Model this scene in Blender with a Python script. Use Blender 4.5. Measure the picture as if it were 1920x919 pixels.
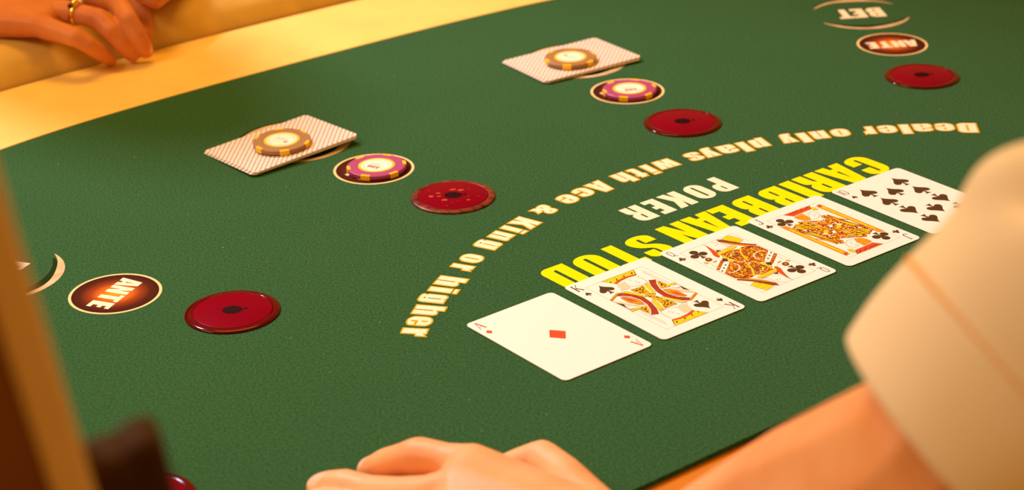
import bpy, bmesh, math, random
from mathutils import Vector, Matrix, Euler, noise
from mathutils.geometry import delaunay_2d_cdt

for o in list(bpy.data.objects):
    bpy.data.objects.remove(o, do_unlink=True)
SC = bpy.context.scene
COL = SC.collection
TZ = 0.76                      # height of the table top above the floor (m)

# ------------------------------------------------------------------ camera
F_PX, PITCH, ROLL, CAM_H, CY = 3545.34, 0.42848, -0.033143, 481.54, 460.0
_c, _s = math.cos(PITCH), math.sin(PITCH)
FWD = Vector((0, _c, -_s)); _r0 = Vector((1, 0, 0)); _u0 = Vector((0, _s, _c))
RGT = _r0 * math.cos(ROLL) + _u0 * math.sin(ROLL)
UPV = -_r0 * math.sin(ROLL) + _u0 * math.cos(ROLL)
cam_d = bpy.data.cameras.new('camera')
cam = bpy.data.objects.new('camera', cam_d)
COL.objects.link(cam)
cam_d.sensor_fit = 'HORIZONTAL'; cam_d.sensor_width = 36.0
cam_d.lens = 36.0 * F_PX / 1920.0
cam_d.clip_start = 0.02; cam_d.clip_end = 50
m3 = Matrix((RGT, UPV, -FWD)).transposed()
cam.matrix_world = Matrix.Translation((0, 0, CAM_H / 1000 + TZ)) @ m3.to_4x4()
cam_d.dof.use_dof = True
cam_d.dof.focus_distance = 1.13
cam_d.dof.aperture_fstop = 9.2
SC.camera = cam

# ------------------------------------------------------------------ world, lamps, exposure
SC.view_settings.view_transform = 'Standard'
SC.view_settings.look = 'None'
SC.view_settings.gamma = 1.0
SC.view_settings.use_curve_mapping = False
SC.view_settings.exposure = 0.0
wd = bpy.data.worlds.new('room_light'); SC.world = wd
wd.use_nodes = True
bg = wd.node_tree.nodes['Background']
bg.inputs[0].default_value = (1.0, 0.42, 0.07, 1); bg.inputs[1].default_value = 0.58


def area(name, loc, target, sx, sy, power, colr):
    l = bpy.data.lights.new(name, 'AREA'); l.shape = 'RECTANGLE'; l.size = sx; l.size_y = sy
    l.energy = power; l.color = colr
    o = bpy.data.objects.new(name, l); COL.objects.link(o)
    o.location = Vector(loc) / 1000 + Vector((0, 0, TZ))
    d = Vector(target) - Vector(loc)
    o.rotation_euler = d.to_track_quat('-Z', 'Y').to_euler()
    return o


def spot(name, loc, target, power, colr, angle, blend, radius):
    l = bpy.data.lights.new(name, 'SPOT'); l.energy = power; l.color = colr
    l.spot_size = math.radians(angle); l.spot_blend = blend; l.shadow_soft_size = radius
    o = bpy.data.objects.new(name, l); COL.objects.link(o)
    o.location = Vector(loc) / 1000 + Vector((0, 0, TZ))
    o.rotation_euler = (Vector(target) - Vector(loc)).to_track_quat('-Z', 'Y').to_euler()
    return o


# a ceiling spot behind the players and the amber glow of the room
spot('ceiling_spot', (-1300, 2590, 1995), (-70, 1170, 0), 258, (0.93, 0.89, 1.14), 29, 0.9, 0.12)
area('amber_rail_lamp', (-250, 1750, 1350), (-200, 1480, 0), 0.7, 0.3, 12, (1.0, 0.48, 0.08))
area('left_ceiling_lamp', (-950, 780, 1000), (60, 700, 60), 0.4, 0.4, 7.5, (1.0, 0.8, 0.6))

# ------------------------------------------------------------------ helpers
def mm(x, y, z=0.0):
    return Vector((x / 1000, y / 1000, z / 1000 + TZ))


def at(px, py, z=0.0):
    """point (mm, table frame) at height z seen at photo pixel px, py"""
    d = FWD + RGT * ((px - 960) / F_PX) - UPV * ((py - CY) / F_PX)
    t = (z - CAM_H) / d.z
    return Vector((0, 0, CAM_H)) + d * t


def atd(px, py, Z):
    """point (mm) at camera depth Z"""
    d = FWD + RGT * ((px - 960) / F_PX) - UPV * ((py - CY) / F_PX)
    return Vector((0, 0, CAM_H)) + d * Z


TORG = Vector((218.296, 1168.356)); TD = Vector((-0.797495, -0.603325)); TU = Vector((0.603325, -0.797495))


def tab(t, s):
    """table layout frame: t along the lettering, s towards the dealer (mm)"""
    p = TORG + TD * t + TU * s
    return Vector((p.x, p.y))


def lin(c):
    c = c / 255.0
    return c / 12.92 if c <= 0.04045 else ((c + 0.055) / 1.055) ** 2.4


def rgb(r, g, b):
    return (lin(r), lin(g), lin(b), 1.0)


def link(name, me, mat, parent=None, loc=None, rot=None):
    o = bpy.data.objects.new(name, me)
    COL.objects.link(o)
    if mat is not None:
        for m in (mat if isinstance(mat, (list, tuple)) else [mat]):
            me.materials.append(m)
    if loc is not None: o.location = loc
    if rot is not None: o.rotation_euler = rot
    if parent is not None: o.parent = parent
    return o


def empty(name, loc=(0, 0, 0), rz=0.0):
    o = bpy.data.objects.new(name, None); COL.objects.link(o)
    o.location = loc; o.rotation_euler = (0, 0, rz); o.empty_display_size = 0.02
    return o


def tag(o, label=None, cat=None, group=None, kind=None):
    if label: o['label'] = label
    if cat: o['category'] = cat
    if group: o['group'] = group
    if kind: o['kind'] = kind
    return o


class MB:
    """collects faces in mm and builds one mesh"""
    def __init__(s): s.v = []; s.f = []; s.m = []

    def add(s, vs, fs, mi=0):
        k = len(s.v); s.v += [tuple(p) for p in vs]
        for f in fs: s.f.append([i + k for i in f]); s.m.append(mi)

    def mesh(s, name, smooth=False):
        me = bpy.data.meshes.new(name)
        me.from_pydata([(x / 1000, y / 1000, z / 1000) for x, y, z in s.v], [], s.f)
        me.polygons.foreach_set('material_index', s.m)
        if smooth: me.polygons.foreach_set('use_smooth', [True] * len(s.f))
        me.update()
        return me


def fill(loops):
    """triangulate outer loop + holes (2D)"""
    vs = []; es = []
    for lp in loops:
        k = len(vs); n = len(lp)
        vs += [Vector((p[0], p[1])) for p in lp]
        es += [(k + i, k + (i + 1) % n) for i in range(n)]
    r = delaunay_2d_cdt(vs, es, [], 0, 1e-5)
    V = [(p.x, p.y) for p in r[0]]
    Fc = []
    for f in r[2]:
        cx = sum(V[i][0] for i in f) / len(f); cy = sum(V[i][1] for i in f) / len(f)
        odd = False
        for lp in loops:
            n = len(lp)
            for i in range(n):
                p, q = lp[i], lp[i - 1]
                if (p[1] > cy) != (q[1] > cy) and cx < (q[0] - p[0]) * (cy - p[1]) / (q[1] - p[1]) + p[0]: odd = not odd
        if not odd: continue
        a = sum(V[f[i]][0] * V[f[(i + 1) % len(f)]][1] - V[f[(i + 1) % len(f)]][0] * V[f[i]][1] for i in range(len(f)))
        Fc.append(list(f) if a > 0 else list(reversed(f)))
    return V, Fc


def add_flat(mb, loops, z, mi=0, xf=None):
    V, Fc = fill(loops)
    if xf: P = [xf(x, y) for x, y in V]
    else: P = V
    mb.add([(p[0], p[1], z) for p in P], Fc, mi)


def add_slab(mb, loop, z0, z1, mi=0, mside=None):
    """solid plate with a CCW outline"""
    V, Fc = fill([loop])
    mb.add([(x, y, z1) for x, y in V], Fc, mi)
    mb.add([(x, y, z0) for x, y in V], [list(reversed(f)) for f in Fc], mi)
    n = len(loop)
    vs = [(p[0], p[1], z0) for p in loop] + [(p[0], p[1], z1) for p in loop]
    mb.add(vs, [[i, (i + 1) % n, n + (i + 1) % n, n + i] for i in range(n)], mi if mside is None else mside)


def rnd(loop, seg=5):
    """polygon whose corners (x, y, r) are rounded"""
    out = []; n = len(loop)
    for i, p in enumerate(loop):
        r = p[2] if len(p) > 2 else 0
        P = Vector(p[:2])
        if r <= 0: out.append((P.x, P.y)); continue
        a = Vector(loop[i - 1][:2]) - P; b = Vector(loop[(i + 1) % n][:2]) - P
        ra = min(r, a.length * 0.499); rb = min(r, b.length * 0.499)
        A = P + a.normalized() * ra; B = P + b.normalized() * rb
        for k in range(seg + 1):
            t = k / seg
            # conic close to a circular corner
            w = 0.7071
            d0, d1, d2 = (1 - t) ** 2, 2 * w * t * (1 - t), t * t
            q = (A * d0 + P * d1 + B * d2) / (d0 + d1 + d2)
            out.append((q.x, q.y))
    res = []
    for p in out:
        if not res or (Vector(p) - Vector(res[-1])).length > 1e-3: res.append(p)
    if (Vector(res[0]) - Vector(res[-1])).length < 1e-3: res.pop()
    return res


def sarea(lp):
    return sum(lp[i][0] * lp[(i + 1) % len(lp)][1] - lp[(i + 1) % len(lp)][0] * lp[i][1] for i in range(len(lp))) / 2


def offset(lp, d):
    n = len(lp); out = []
    sg = 1 if sarea(lp) > 0 else -1
    for i in range(n):
        p = Vector(lp[i]); a = (p - Vector(lp[i - 1])).normalized(); b = (Vector(lp[(i + 1) % n]) - p).normalized()
        na = Vector((a.y, -a.x)) * sg; nb = Vector((b.y, -b.x)) * sg
        m = na + nb
        if m.length < 1e-4: m = na.copy()
        m.normalize(); k = min(1.0 / max(m.dot(na), 0.35), 2.0)
        q = p + m * d * k
        out.append((q.x, q.y))
    return out


def circ(cx, cy, r, n=40, a0=0.0):
    return [(cx + r * math.cos(a0 + 2 * math.pi * i / n), cy + r * math.sin(a0 + 2 * math.pi * i / n)) for i in range(n)]


def ribbon(pts, w):
    """closed outline of a stroke of width w"""
    P = [Vector(p) for p in pts]; L = []; R = []
    for i, p in enumerate(P):
        d = (P[min(i + 1, len(P) - 1)] - P[max(i - 1, 0)]).normalized(); nn = Vector((-d.y, d.x))
        ww = w if not isinstance(w, (list, tuple)) else w[i]
        L.append(p + nn * ww / 2); R.append(p - nn * ww / 2)
    return L, R


def add_ribbon(mb, pts, w, z, mi=0, xf=None):
    L, R = ribbon(pts, w); n = len(L)
    f = xf or (lambda x, y: (x, y))
    vs = [(*f(p.x, p.y), z) for p in L] + [(*f(p.x, p.y), z) for p in R]
    mb.add(vs, [[n + i, n + i + 1, i + 1, i] for i in range(n - 1)], mi)


def lathe(mb, prof, n=64, mi=0, c=(0, 0)):
    vs = []; fs = []
    for r, z in prof:
        for i in range(n):
            a = 2 * math.pi * i / n; vs.append((c[0] + r * math.cos(a), c[1] + r * math.sin(a), z))
    for k in range(len(prof) - 1):
        for i in range(n):
            j = (i + 1) % n; fs.append([k * n + i, k * n + j, (k + 1) * n + j, (k + 1) * n + i])
    mb.add(vs, fs, mi)


# ------------------------------------------------------------------ materials
MATS = {}


def mat(name, col, rough=0.6, spec=0.4, coat=0.0, sheen=0.0, var=0.0, vscale=60.0, bump=0.0, bscale=800.0,
        col2=None, sss=0.0, trans=0.0, ior=1.45, metal=0.0):
    if name in MATS: return MATS[name]
    m = bpy.data.materials.new(name); m.use_nodes = True
    nt = m.node_tree; b = nt.nodes['Principled BSDF']
    b.inputs['Base Color'].default_value = col
    b.inputs['Roughness'].default_value = rough
    b.inputs['Specular IOR Level'].default_value = spec
    b.inputs['IOR'].default_value = ior
    b.inputs['Metallic'].default_value = metal
    b.inputs['Coat Weight'].default_value = coat; b.inputs['Coat Roughness'].default_value = 0.08
    b.inputs['Sheen Weight'].default_value = sheen; b.inputs['Sheen Roughness'].default_value = 0.6
    if trans: b.inputs['Transmission Weight'].default_value = trans
    if sss:
        b.inputs['Subsurface Weight'].default_value = sss
        b.inputs['Subsurface Radius'].default_value = (0.012, 0.005, 0.0025)
        b.inputs['Subsurface Scale'].default_value = 0.6
    tc = nt.nodes.new('ShaderNodeTexCoord')
    if var or col2:
        n = nt.nodes.new('ShaderNodeTexNoise'); n.inputs['Scale'].default_value = vscale; n.inputs['Detail'].default_value = 4
        nt.links.new(tc.outputs['Object'], n.inputs['Vector'])
        r = nt.nodes.new('ShaderNodeMapRange'); r.inputs[1].default_value = 0.3; r.inputs[2].default_value = 0.7
        nt.links.new(n.outputs['Fac'], r.inputs[0])
        mx = nt.nodes.new('ShaderNodeMix'); mx.data_type = 'RGBA'
        c2 = col2 if col2 else tuple([c * (1 - var) for c in col[:3]] + [1])
        mx.inputs[6].default_value = col; mx.inputs[7].default_value = c2
        nt.links.new(r.outputs[0], mx.inputs[0]); nt.links.new(mx.outputs[2], b.inputs['Base Color'])
    if bump:
        n = nt.nodes.new('ShaderNodeTexNoise'); n.inputs['Scale'].default_value = bscale; n.inputs['Detail'].default_value = 3
        nt.links.new(tc.outputs['Object'], n.inputs['Vector'])
        bp = nt.nodes.new('ShaderNodeBump'); bp.inputs['Strength'].default_value = bump; bp.inputs['Distance'].default_value = 0.0006
        nt.links.new(n.outputs['Fac'], bp.inputs['Height']); nt.links.new(bp.outputs[0], b.inputs['Normal'])
    MATS[name] = m
    return m


def felt_material():
    m = mat('felt_green', rgb(30, 84, 50), rough=1.0, spec=0.05, sheen=0.1, bump=0.5, bscale=900)
    nt = m.node_tree; b = nt.nodes['Principled BSDF']
    b.inputs['Sheen Tint'].default_value = (0.5, 1.0, 0.6, 1)
    tc = nt.nodes.new('ShaderNodeTexCoord')
    n1 = nt.nodes.new('ShaderNodeTexNoise'); n1.inputs['Scale'].default_value = 700; n1.inputs['Detail'].default_value = 3
    n2 = nt.nodes.new('ShaderNodeTexNoise'); n2.inputs['Scale'].default_value = 14; n2.inputs['Detail'].default_value = 2
    for n in (n1, n2): nt.links.new(tc.outputs['Object'], n.inputs['Vector'])
    mx = nt.nodes.new('ShaderNodeMix'); mx.data_type = 'RGBA'
    mx.inputs[6].default_value = rgb(27, 66, 34); mx.inputs[7].default_value = rgb(53, 98, 54)
    r = nt.nodes.new('ShaderNodeMapRange'); r.inputs[1].default_value = 0.32; r.inputs[2].default_value = 0.68
    nt.links.new(n1.outputs['Fac'], r.inputs[0]); nt.links.new(r.outputs[0], mx.inputs[0])
    mx2 = nt.nodes.new('ShaderNodeMix'); mx2.data_type = 'RGBA'; mx2.blend_type = 'MULTIPLY'
    r2 = nt.nodes.new('ShaderNodeMapRange'); r2.inputs[1].default_value = 0.3; r2.inputs[2].default_value = 0.7
    r2.inputs[3].default_value = 0.0; r2.inputs[4].default_value = 0.25
    nt.links.new(n2.outputs['Fac'], r2.inputs[0]); nt.links.new(r2.outputs[0], mx2.inputs[0])
    nt.links.new(mx.outputs[2], mx2.inputs[6]); mx2.inputs[7].default_value = (0.75, 0.85, 0.7, 1)
    nt.links.new(mx2.outputs[2], b.inputs['Base Color'])
    return m


FELT = felt_material()
BAND = mat('yellow_laminate', rgb(250, 214, 116), rough=0.45, spec=0.3, var=0.10, vscale=25, bump=0.08, bscale=1500)
TRIM = mat('dealer_trim_shaded', rgb(204, 124, 24), rough=0.5, spec=0.3, var=0.15, vscale=20)  # band laminate; the shade on this side is put into the darker orange
LEATHER = mat('tan_leather', rgb(212, 176, 84), rough=0.5, spec=0.35, var=0.2, vscale=35, bump=0.3, bscale=500)
GROOVE = mat('dark_groove', rgb(70, 42, 14), rough=0.8)
BODYWOOD = mat('table_body_wood', rgb(88, 52, 24), rough=0.5, var=0.3, vscale=12)
P_YEL = mat('print_yellow', rgb(255, 236, 0), rough=0.9, spec=0.05, var=0.06, vscale=500)
P_CRM = mat('print_cream', rgb(250, 240, 205), rough=0.9, spec=0.05, var=0.08, vscale=500)
P_AMB = mat('print_amber_outline', rgb(240, 178, 20), rough=0.9, spec=0.05, var=0.1, vscale=500)
P_BRUSH = mat('print_brush_cream', rgb(226, 200, 150), rough=0.9, spec=0.05, var=0.35, vscale=90)
P_SHADE = mat('print_brush_dark', rgb(38, 52, 24), rough=1.0, spec=0.0)
P_ANTE_RING = mat('print_ante_ring', rgb(238, 212, 150), rough=0.9, spec=0.05)
CARD_W = mat('card_white', rgb(250, 247, 238), rough=0.35, spec=0.4)
C_D = mat('ink_black', rgb(66, 46, 22), rough=0.4)
C_R = mat('ink_red', rgb(222, 74, 30), rough=0.4)
C_r = mat('ink_red_hatched', rgb(200, 60, 30), rough=0.4, col2=rgb(88, 36, 18), vscale=1100)
C_Y = mat('ink_yellow', rgb(252, 216, 20), rough=0.4)
C_y = mat('ink_yellow_mottled', rgb(250, 212, 20), rough=0.4, col2=rgb(220, 160, 16), vscale=700)
C_O = mat('ink_orange', rgb(236, 158, 26), rough=0.4, var=0.2, vscale=600)
C_o = mat('ink_orange_pattern', rgb(214, 110, 24), rough=0.4, col2=rgb(150, 70, 20), vscale=800)
C_B = mat('ink_brown', rgb(128, 62, 22), rough=0.4)
C_b = mat('ink_brown_pattern', rgb(140, 58, 24), rough=0.4, col2=rgb(196, 84, 28), vscale=900)
C_F = mat('ink_flesh', rgb(240, 214, 176), rough=0.4)
C_P = mat('ink_pale_pink', rgb(250, 222, 190), rough=0.4)
C_T = mat('ink_thin_line', rgb(150, 104, 60), rough=0.4)
INK = {'D': C_D, 'R': C_R, 'r': C_r, 'Y': C_Y, 'y': C_y, 'O': C_O, 'o': C_o, 'B': C_B, 'b': C_b, 'F': C_F, 'P': C_P, 'T': C_T, 'W': CARD_W}
INKK = list(INK)
INKL = [INK[k] for k in INKK]


def adopt(o, parent):
    """parent o while keeping its world placement"""
    o.parent = parent
    p = parent
    chain = Matrix.Identity(4)
    while p is not None:
        loc = Matrix.Translation(p.location) @ p.rotation_euler.to_matrix().to_4x4()
        chain = (p.matrix_parent_inverse if p.parent else Matrix.Identity(4)) @ loc @ chain
        p = p.parent
    o.matrix_parent_inverse = chain.inverted()
    return o


def wobj(name, mb, mats, parent=None, smooth=False):
    """mesh authored in table-frame mm, placed in the world"""
    o = link(name, mb.mesh(name, smooth), mats, None, (0, 0, TZ))
    if parent is not None: adopt(o, parent)
    return o


# ------------------------------------------------------------------ setting: floor
mb = MB(); mb.add([(-4000, -3000, 0), (4500, -3000, 0), (4500, 5500, 0), (-4000, 5500, 0)], [[0, 1, 2, 3]])
fl = link('floor', mb.mesh('floor'), mat('carpet', rgb(110, 54, 30), rough=1.0, col2=rgb(70, 36, 22), vscale=6), None, (0, 0, 0))
fl['kind'] = 'structure'; fl['label'] = 'dark red-brown carpet floor under the card table'

# ------------------------------------------------------------------ game table
T0 = 137.0
HALF = [(0, -425.5), (60, -425.2), (110, -424.2), (160, -422.0), (205, -418.6), (245, -413.5), (285, -406), (330, -394),
        (380, -376), (430, -350), (480, -316), (530, -272), (575, -220), (612, -160), (642, -90), (664, -10), (678, 80), (684, 160), (686, 219)]


def catmull(P, n=6):
    out = []
    for i in range(len(P) - 1):
        p0 = Vector(P[max(i - 1, 0)]); p1 = Vector(P[i]); p2 = Vector(P[i + 1]); p3 = Vector(P[min(i + 2, len(P) - 1)])
        for k in range(n):
            t = k / n
            q = 0.5 * ((2 * p1) + (p2 - p0) * t + (2 * p0 - 5 * p1 + 4 * p2 - p3) * t * t + (3 * p1 - p0 - 3 * p2 + p3) * t ** 3)
            out.append(tuple(q))
    out.append(tuple(P[-1]))
    return out


hs = catmull([(-60, -425.2)] + HALF)[6:]
edge = [(T0 - a, s) for a, s in reversed(hs[1:])] + [(T0 + a, s) for a, s in hs]     # from -t to +t round the players' side
NE = len(edge)
nrm = []
for i in range(NE):
    a = Vector(edge[max(i - 1, 0)]); b = Vector(edge[min(i + 1, NE - 1)]); d = (b - a).normalized()
    nrm.append(Vector((d.y, -d.x)))


def ring(off):
    return [tab(*(Vector(edge[i]) + nrm[i] * off)) for i in range(NE)]


tc0 = tab(T0, -60)
table = empty('card_table', (tc0.x / 1000, tc0.y / 1000, 0))
tag(table, 'large D-shaped casino card table with green felt, yellow rim and tan padded rail', 'table')


def sweep(mb, prof, mi=0):
    """sweep (offset, z) profile round the players' side"""
    rs = [ring(o) for o, z in prof]
    vs = [(p.x, p.y, prof[k][1]) for k in range(len(prof)) for p in rs[k]]
    fs = []
    for k in range(len(prof) - 1):
        for i in range(NE - 1):
            fs.append([k * NE + i, (k + 1) * NE + i, (k + 1) * NE + i + 1, k * NE + i + 1])
    mb.add(vs, fs, mi)
    n = len(prof)
    mb.add([vs[k * NE] for k in range(n)], [list(range(n))], mi)
    mb.add([vs[k * NE + NE - 1] for k in range(n)], [list(reversed(range(n)))], mi)


r0 = [tuple(p) for p in ring(0)]
mb = MB()
lp = r0
if sarea(lp) < 0: lp = list(reversed(lp))
add_slab(mb, lp, -6, 0)
felt = wobj('felt', mb, FELT, table)
felt['label'] = 'dark green felt playing surface'
mb = MB(); sweep(mb, [(0.0, -6), (0.15, 0.25), (1.0, 0.6), (104, 0.6), (105.5, 0.0), (105.5, -8), (0.0, -8)])
wobj('rim_band', mb, BAND, table)['label'] = 'smooth yellow band between felt and padded rail'
mb = MB(); sweep(mb, [(105.5, -8), (105.5, -2), (110, -2), (110, -8)])
wobj('groove_strip', mb, GROOVE, table)
mb = MB(); sweep(mb, [(108, -30), (107, -6), (109, 4), (114, 13), (122, 20), (134, 24.5), (160, 27), (195, 27.5), (222, 25), (240, 18), (252, 4), (256, -14), (250, -34), (230, -44), (150, -44), (108, -30)])
wobj('padded_rail', mb, LEATHER, table, True)['label'] = 'tan padded leather arm rail'
mb = MB()
e0 = tab(T0 - 686, 219); e1 = tab(T0 + 686, 219); w0 = tab(T0 - 700, 290); w1 = tab(T0 + 700, 290)
add_slab(mb, [tuple(e0), tuple(e1), tuple(w1), tuple(w0)] if sarea([tuple(e0), tuple(e1), tuple(w1), tuple(w0)]) > 0 else [tuple(e0), tuple(w0), tuple(w1), tuple(e1)], -30, -3)
wobj('dealer_trim', mb, TRIM, table)['label'] = 'wood edge on the dealer side, shade painted in as darker orange'
mb = MB()
lp = [tuple(p) for p in ring(100)]
if sarea(lp) < 0: lp = list(reversed(lp))
add_slab(mb, lp, -90, -9)
wobj('table_frame', mb, BODYWOOD, table)
for sx in (-330, 330):
    c = tab(T0 + sx, -60); mb = MB()
    lathe(mb, [(0.1, -90), (70, -90), (66, -120), (52, -160), (50, -640), (70, -690), (170, -720), (230, -742), (235, -760), (0.1, -760)], 40, 0, (c.x, c.y))
    wobj('pedestal', mb, BODYWOOD, table, True)

# ------------------------------------------------------------------ letter shapes (units: cap height 100)
G = {
 'C': (58, [[(58, 60), (58, 100, 27), (0, 100, 27), (0, 0, 27), (58, 0, 27), (58, 40), (33, 40), (33, 13, 5), (25, 13, 5), (25, 87, 5), (33, 87, 5), (33, 60)]]),
 'A': (67, [[(0, 0), (16, 100), (51, 100), (67, 0), (41, 0), (39, 18), (29, 18), (27, 0)], [(30, 34), (37.5, 34), (33.8, 80)]]),
 'R': (61, [[(0, 0), (0, 100), (60, 100, 24), (60, 53, 12), (46, 47, 3), (60, 41, 10), (61, 0), (35, 0), (34, 38, 6), (27, 42), (27, 0)], [(27, 57), (34, 57, 5), (34, 84, 5), (27, 84)]]),
 'I': (29, [[(0, 0), (0, 100), (29, 100), (29, 0)]]),
 'B': (58, [[(0, 0), (0, 100), (57, 100, 22), (57, 55, 13), (47, 51, 3), (58, 46, 13), (58, 0, 22)], [(27, 60), (33, 60, 4), (33, 85, 4), (27, 85)], [(27, 14), (33, 14, 4), (33, 43, 4), (27, 43)]]),
 'E': (45, [[(0, 0), (0, 100), (44, 100), (44, 80), (27, 80), (27, 62), (41, 62), (41, 43), (27, 43), (27, 20), (45, 20), (45, 0)]]),
 'N': (61, [[(0, 0), (0, 100), (24, 100), (38, 50), (38, 100), (61, 100), (61, 0), (38, 0), (23, 50), (23, 0)]]),
 'S': (60, [[(57, 66), (57, 100, 28), (1, 100, 28), (1, 58, 22), (33, 38, 8), (33, 14, 4), (26, 14, 4), (26, 36), (0, 36), (0, 0, 28), (59, 0, 28), (59, 42, 22), (26, 62, 8), (26, 86, 4), (32, 86, 4), (32, 66)]]),
 'T': (56, [[(15, 0), (15, 81), (0, 81), (0, 100), (56, 100), (56, 81), (41, 81), (41, 0)]]),
 'U': (60, [[(0, 100), (0, 0, 27), (60, 0, 27), (60, 100), (34, 100), (34, 13, 5), (26, 13, 5), (26, 100)]]),
 'D': (60, [[(0, 0), (0, 100), (60, 100, 20), (60, 0, 20)], [(26, 16), (34, 16, 5), (34, 84, 5), (26, 84)]]),
 'P': (56, [[(0, 0), (0, 100), (56, 100, 24), (56, 42, 24), (27, 42), (27, 0)], [(27, 59), (33, 59, 4), (33, 85, 4), (27, 85)]]),
 'O': (58, [[(0, 0, 28), (0, 100, 28), (58, 100, 28), (58, 0, 28)], [(25, 14, 5), (33, 14, 5), (33, 86, 5), (25, 86, 5)]]),
 'K': (64, [[(0, 0), (0, 100), (26, 100), (26, 62), (37, 100), (63, 100), (47, 53), (64, 0), (37, 0), (26, 40), (26, 0)]]),
 'e': (55, [[(55, 34), (55, 80, 26), (0, 80, 26), (0, 0, 26), (54, 0, 26), (54, 26), (33, 26), (33, 12, 4), (24, 12, 4), (24, 34)], [(24, 47), (32, 47), (32, 68, 4), (24, 68, 4)]]),
 'a': (54, [[(54, 0), (54, 80, 22), (1, 80, 22), (1, 52), (24, 52), (24, 67, 4), (31, 67, 4), (31, 50, 3), (0, 42, 10), (0, 0, 14), (25, 0, 6), (31, 7), (31, 0)], [(24, 13, 3), (31, 13), (31, 37), (24, 33, 3)]]),
 'l': (28, [[(0, 0), (0, 100), (28, 100), (28, 0)]]),
 'r': (40, [[(0, 0), (0, 80), (26, 80), (27, 70), (40, 81), (40, 50), (28, 48, 4), (27, 0)]]),
 'o': (54, [[(0, 0, 26), (0, 80, 26), (54, 80, 26), (54, 0, 26)], [(24, 13, 4), (31, 13, 4), (31, 67, 4), (24, 67, 4)]]),
 'n': (53, [[(0, 0), (0, 80), (24, 80), (25, 74), (36, 81, 5), (53, 81, 14), (53, 0), (29, 0), (29, 65, 3), (24, 65, 3), (24, 0)]]),
 'h': (53, [[(0, 0), (0, 100), (24, 100), (24, 74), (36, 81, 5), (53, 81, 14), (53, 0), (29, 0), (29, 65, 3), (24, 65, 3), (24, 0)]]),
 'y': (56, [[(0, 80), (25, 80), (29, 36), (33, 80), (56, 80), (46, 4, 6), (40, -12, 10), (6, -12), (6, 5), (15, 7)]]),
 'p': (54, [[(0, -12), (0, 80), (24, 80), (25, 74), (36, 81, 5), (54, 81, 14), (54, -1, 14), (34, -1, 6), (24, 6), (24, -12)], [(24, 14), (30, 14, 3), (30, 66, 3), (24, 66)]]),
 's': (53, [[(51, 53), (51, 80, 22), (1, 80, 22), (1, 45, 16), (29, 30, 6), (29, 12, 3), (23, 12, 3), (23, 28), (0, 28), (0, 0, 22), (53, 0, 22), (53, 34, 16), (24, 50, 6), (24, 68, 3), (29, 68, 3), (29, 53)]]),
 'w': (78, [[(0, 80), (7, 0), (34, 0), (39, 42), (44, 0), (71, 0), (78, 80), (55, 80), (54, 36), (49, 80), (30, 80), (25, 36), (23, 80)]]),
 'i': (27, [[(0, 0), (0, 80), (27, 80), (27, 0)], None, [(0, 86), (0, 100), (27, 100), (27, 86)]]),
 't': (38, [[(6, 0, 10), (6, 62), (0, 62), (0, 78), (6, 78), (6, 92), (31, 92), (31, 78), (38, 78), (38, 62), (31, 62), (31, 16), (38, 16), (38, 0)]]),
 'c': (54, [[(54, 47), (54, 80, 26), (0, 80, 26), (0, 0, 26), (54, 0, 26), (54, 32), (31, 32), (31, 12, 4), (24, 12, 4), (24, 68, 4), (31, 68, 4), (31, 47)]]),
 'g': (53, [[(53, 80), (53, -10, 16), (2, -10, 16), (2, 6), (24, 6), (24, 2), (29, 2), (29, 12), (20, 4, 5), (0, 4, 14), (0, 81, 16), (20, 81, 5), (28, 74), (29, 80)], [(24, 18, 3), (29, 18), (29, 66), (24, 66, 3)]]),
 '&': (66, [[(45, 0), (40, 7), (28, -1, 8), (0, -1, 16), (0, 37, 12), (11, 44, 4), (5, 56, 6), (5, 81, 16), (46, 81, 16), (46, 50, 10), (36, 42, 4), (43, 30), (47, 42), (66, 42), (57, 18), (66, 0)], [(22, 14, 3), (31, 14, 3), (24, 30)], [(22, 57, 3), (28, 57, 3), (28, 70, 3), (22, 70, 3)]]),
 '5': (56, [[(0, 34), (0, 0, 24), (56, 0, 24), (56, 62, 20), (26, 62, 4), (27, 80), (52, 80), (52, 100), (4, 100), (0, 46), (24, 46), (32, 46, 4), (32, 15, 4), (25, 15, 4), (25, 34)]]),
 '0': (56, [[(0, 0, 26), (0, 100, 26), (56, 100, 26), (56, 0, 26)], [(24, 14, 4), (32, 14, 4), (32, 86, 4), (24, 86, 4)]]),
}
GC = {}


def glyph(ch):
    """groups of loops: each group is an outline followed by its holes"""
    if ch in GC: return GC[ch]
    w, loops = G[ch]
    groups = [[]]
    for lp in loops:
        if lp is None: groups.append([]); continue
        groups[-1].append(rnd(lp))
    GC[ch] = (w, groups)
    return GC[ch]


def put_glyph(mb, ch, x0, x1, y0, h, frame, z, mi=0, grow=0.0):
    """letter into the box x0..x1, baseline y0, cap height h of a local frame (mm)"""
    w, groups = glyph(ch); kx = (x1 - x0) / w; ky = h / 100.0
    for g in groups:
        L = [[(x0 + x * kx, y0 + y * ky) for x, y in lp] for lp in g]
        if grow:
            L = [offset(L[0], grow)] + [offset(q, -grow) for q in L[1:]]
            L = [L[0]] + [q for q in L[1:] if abs(sarea(q)) > 0.4 and sarea(q) * sarea(L[0]) != 0 and min(max(p[0] for p in q) - min(p[0] for p in q), 9) > 0.5]
        add_flat(mb, L, z, mi, frame)


def frame2(o, r, u):
    return lambda x, y: (o[0] + r[0] * x + u[0] * y, o[1] + r[1] * x + u[1] * y)


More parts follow.
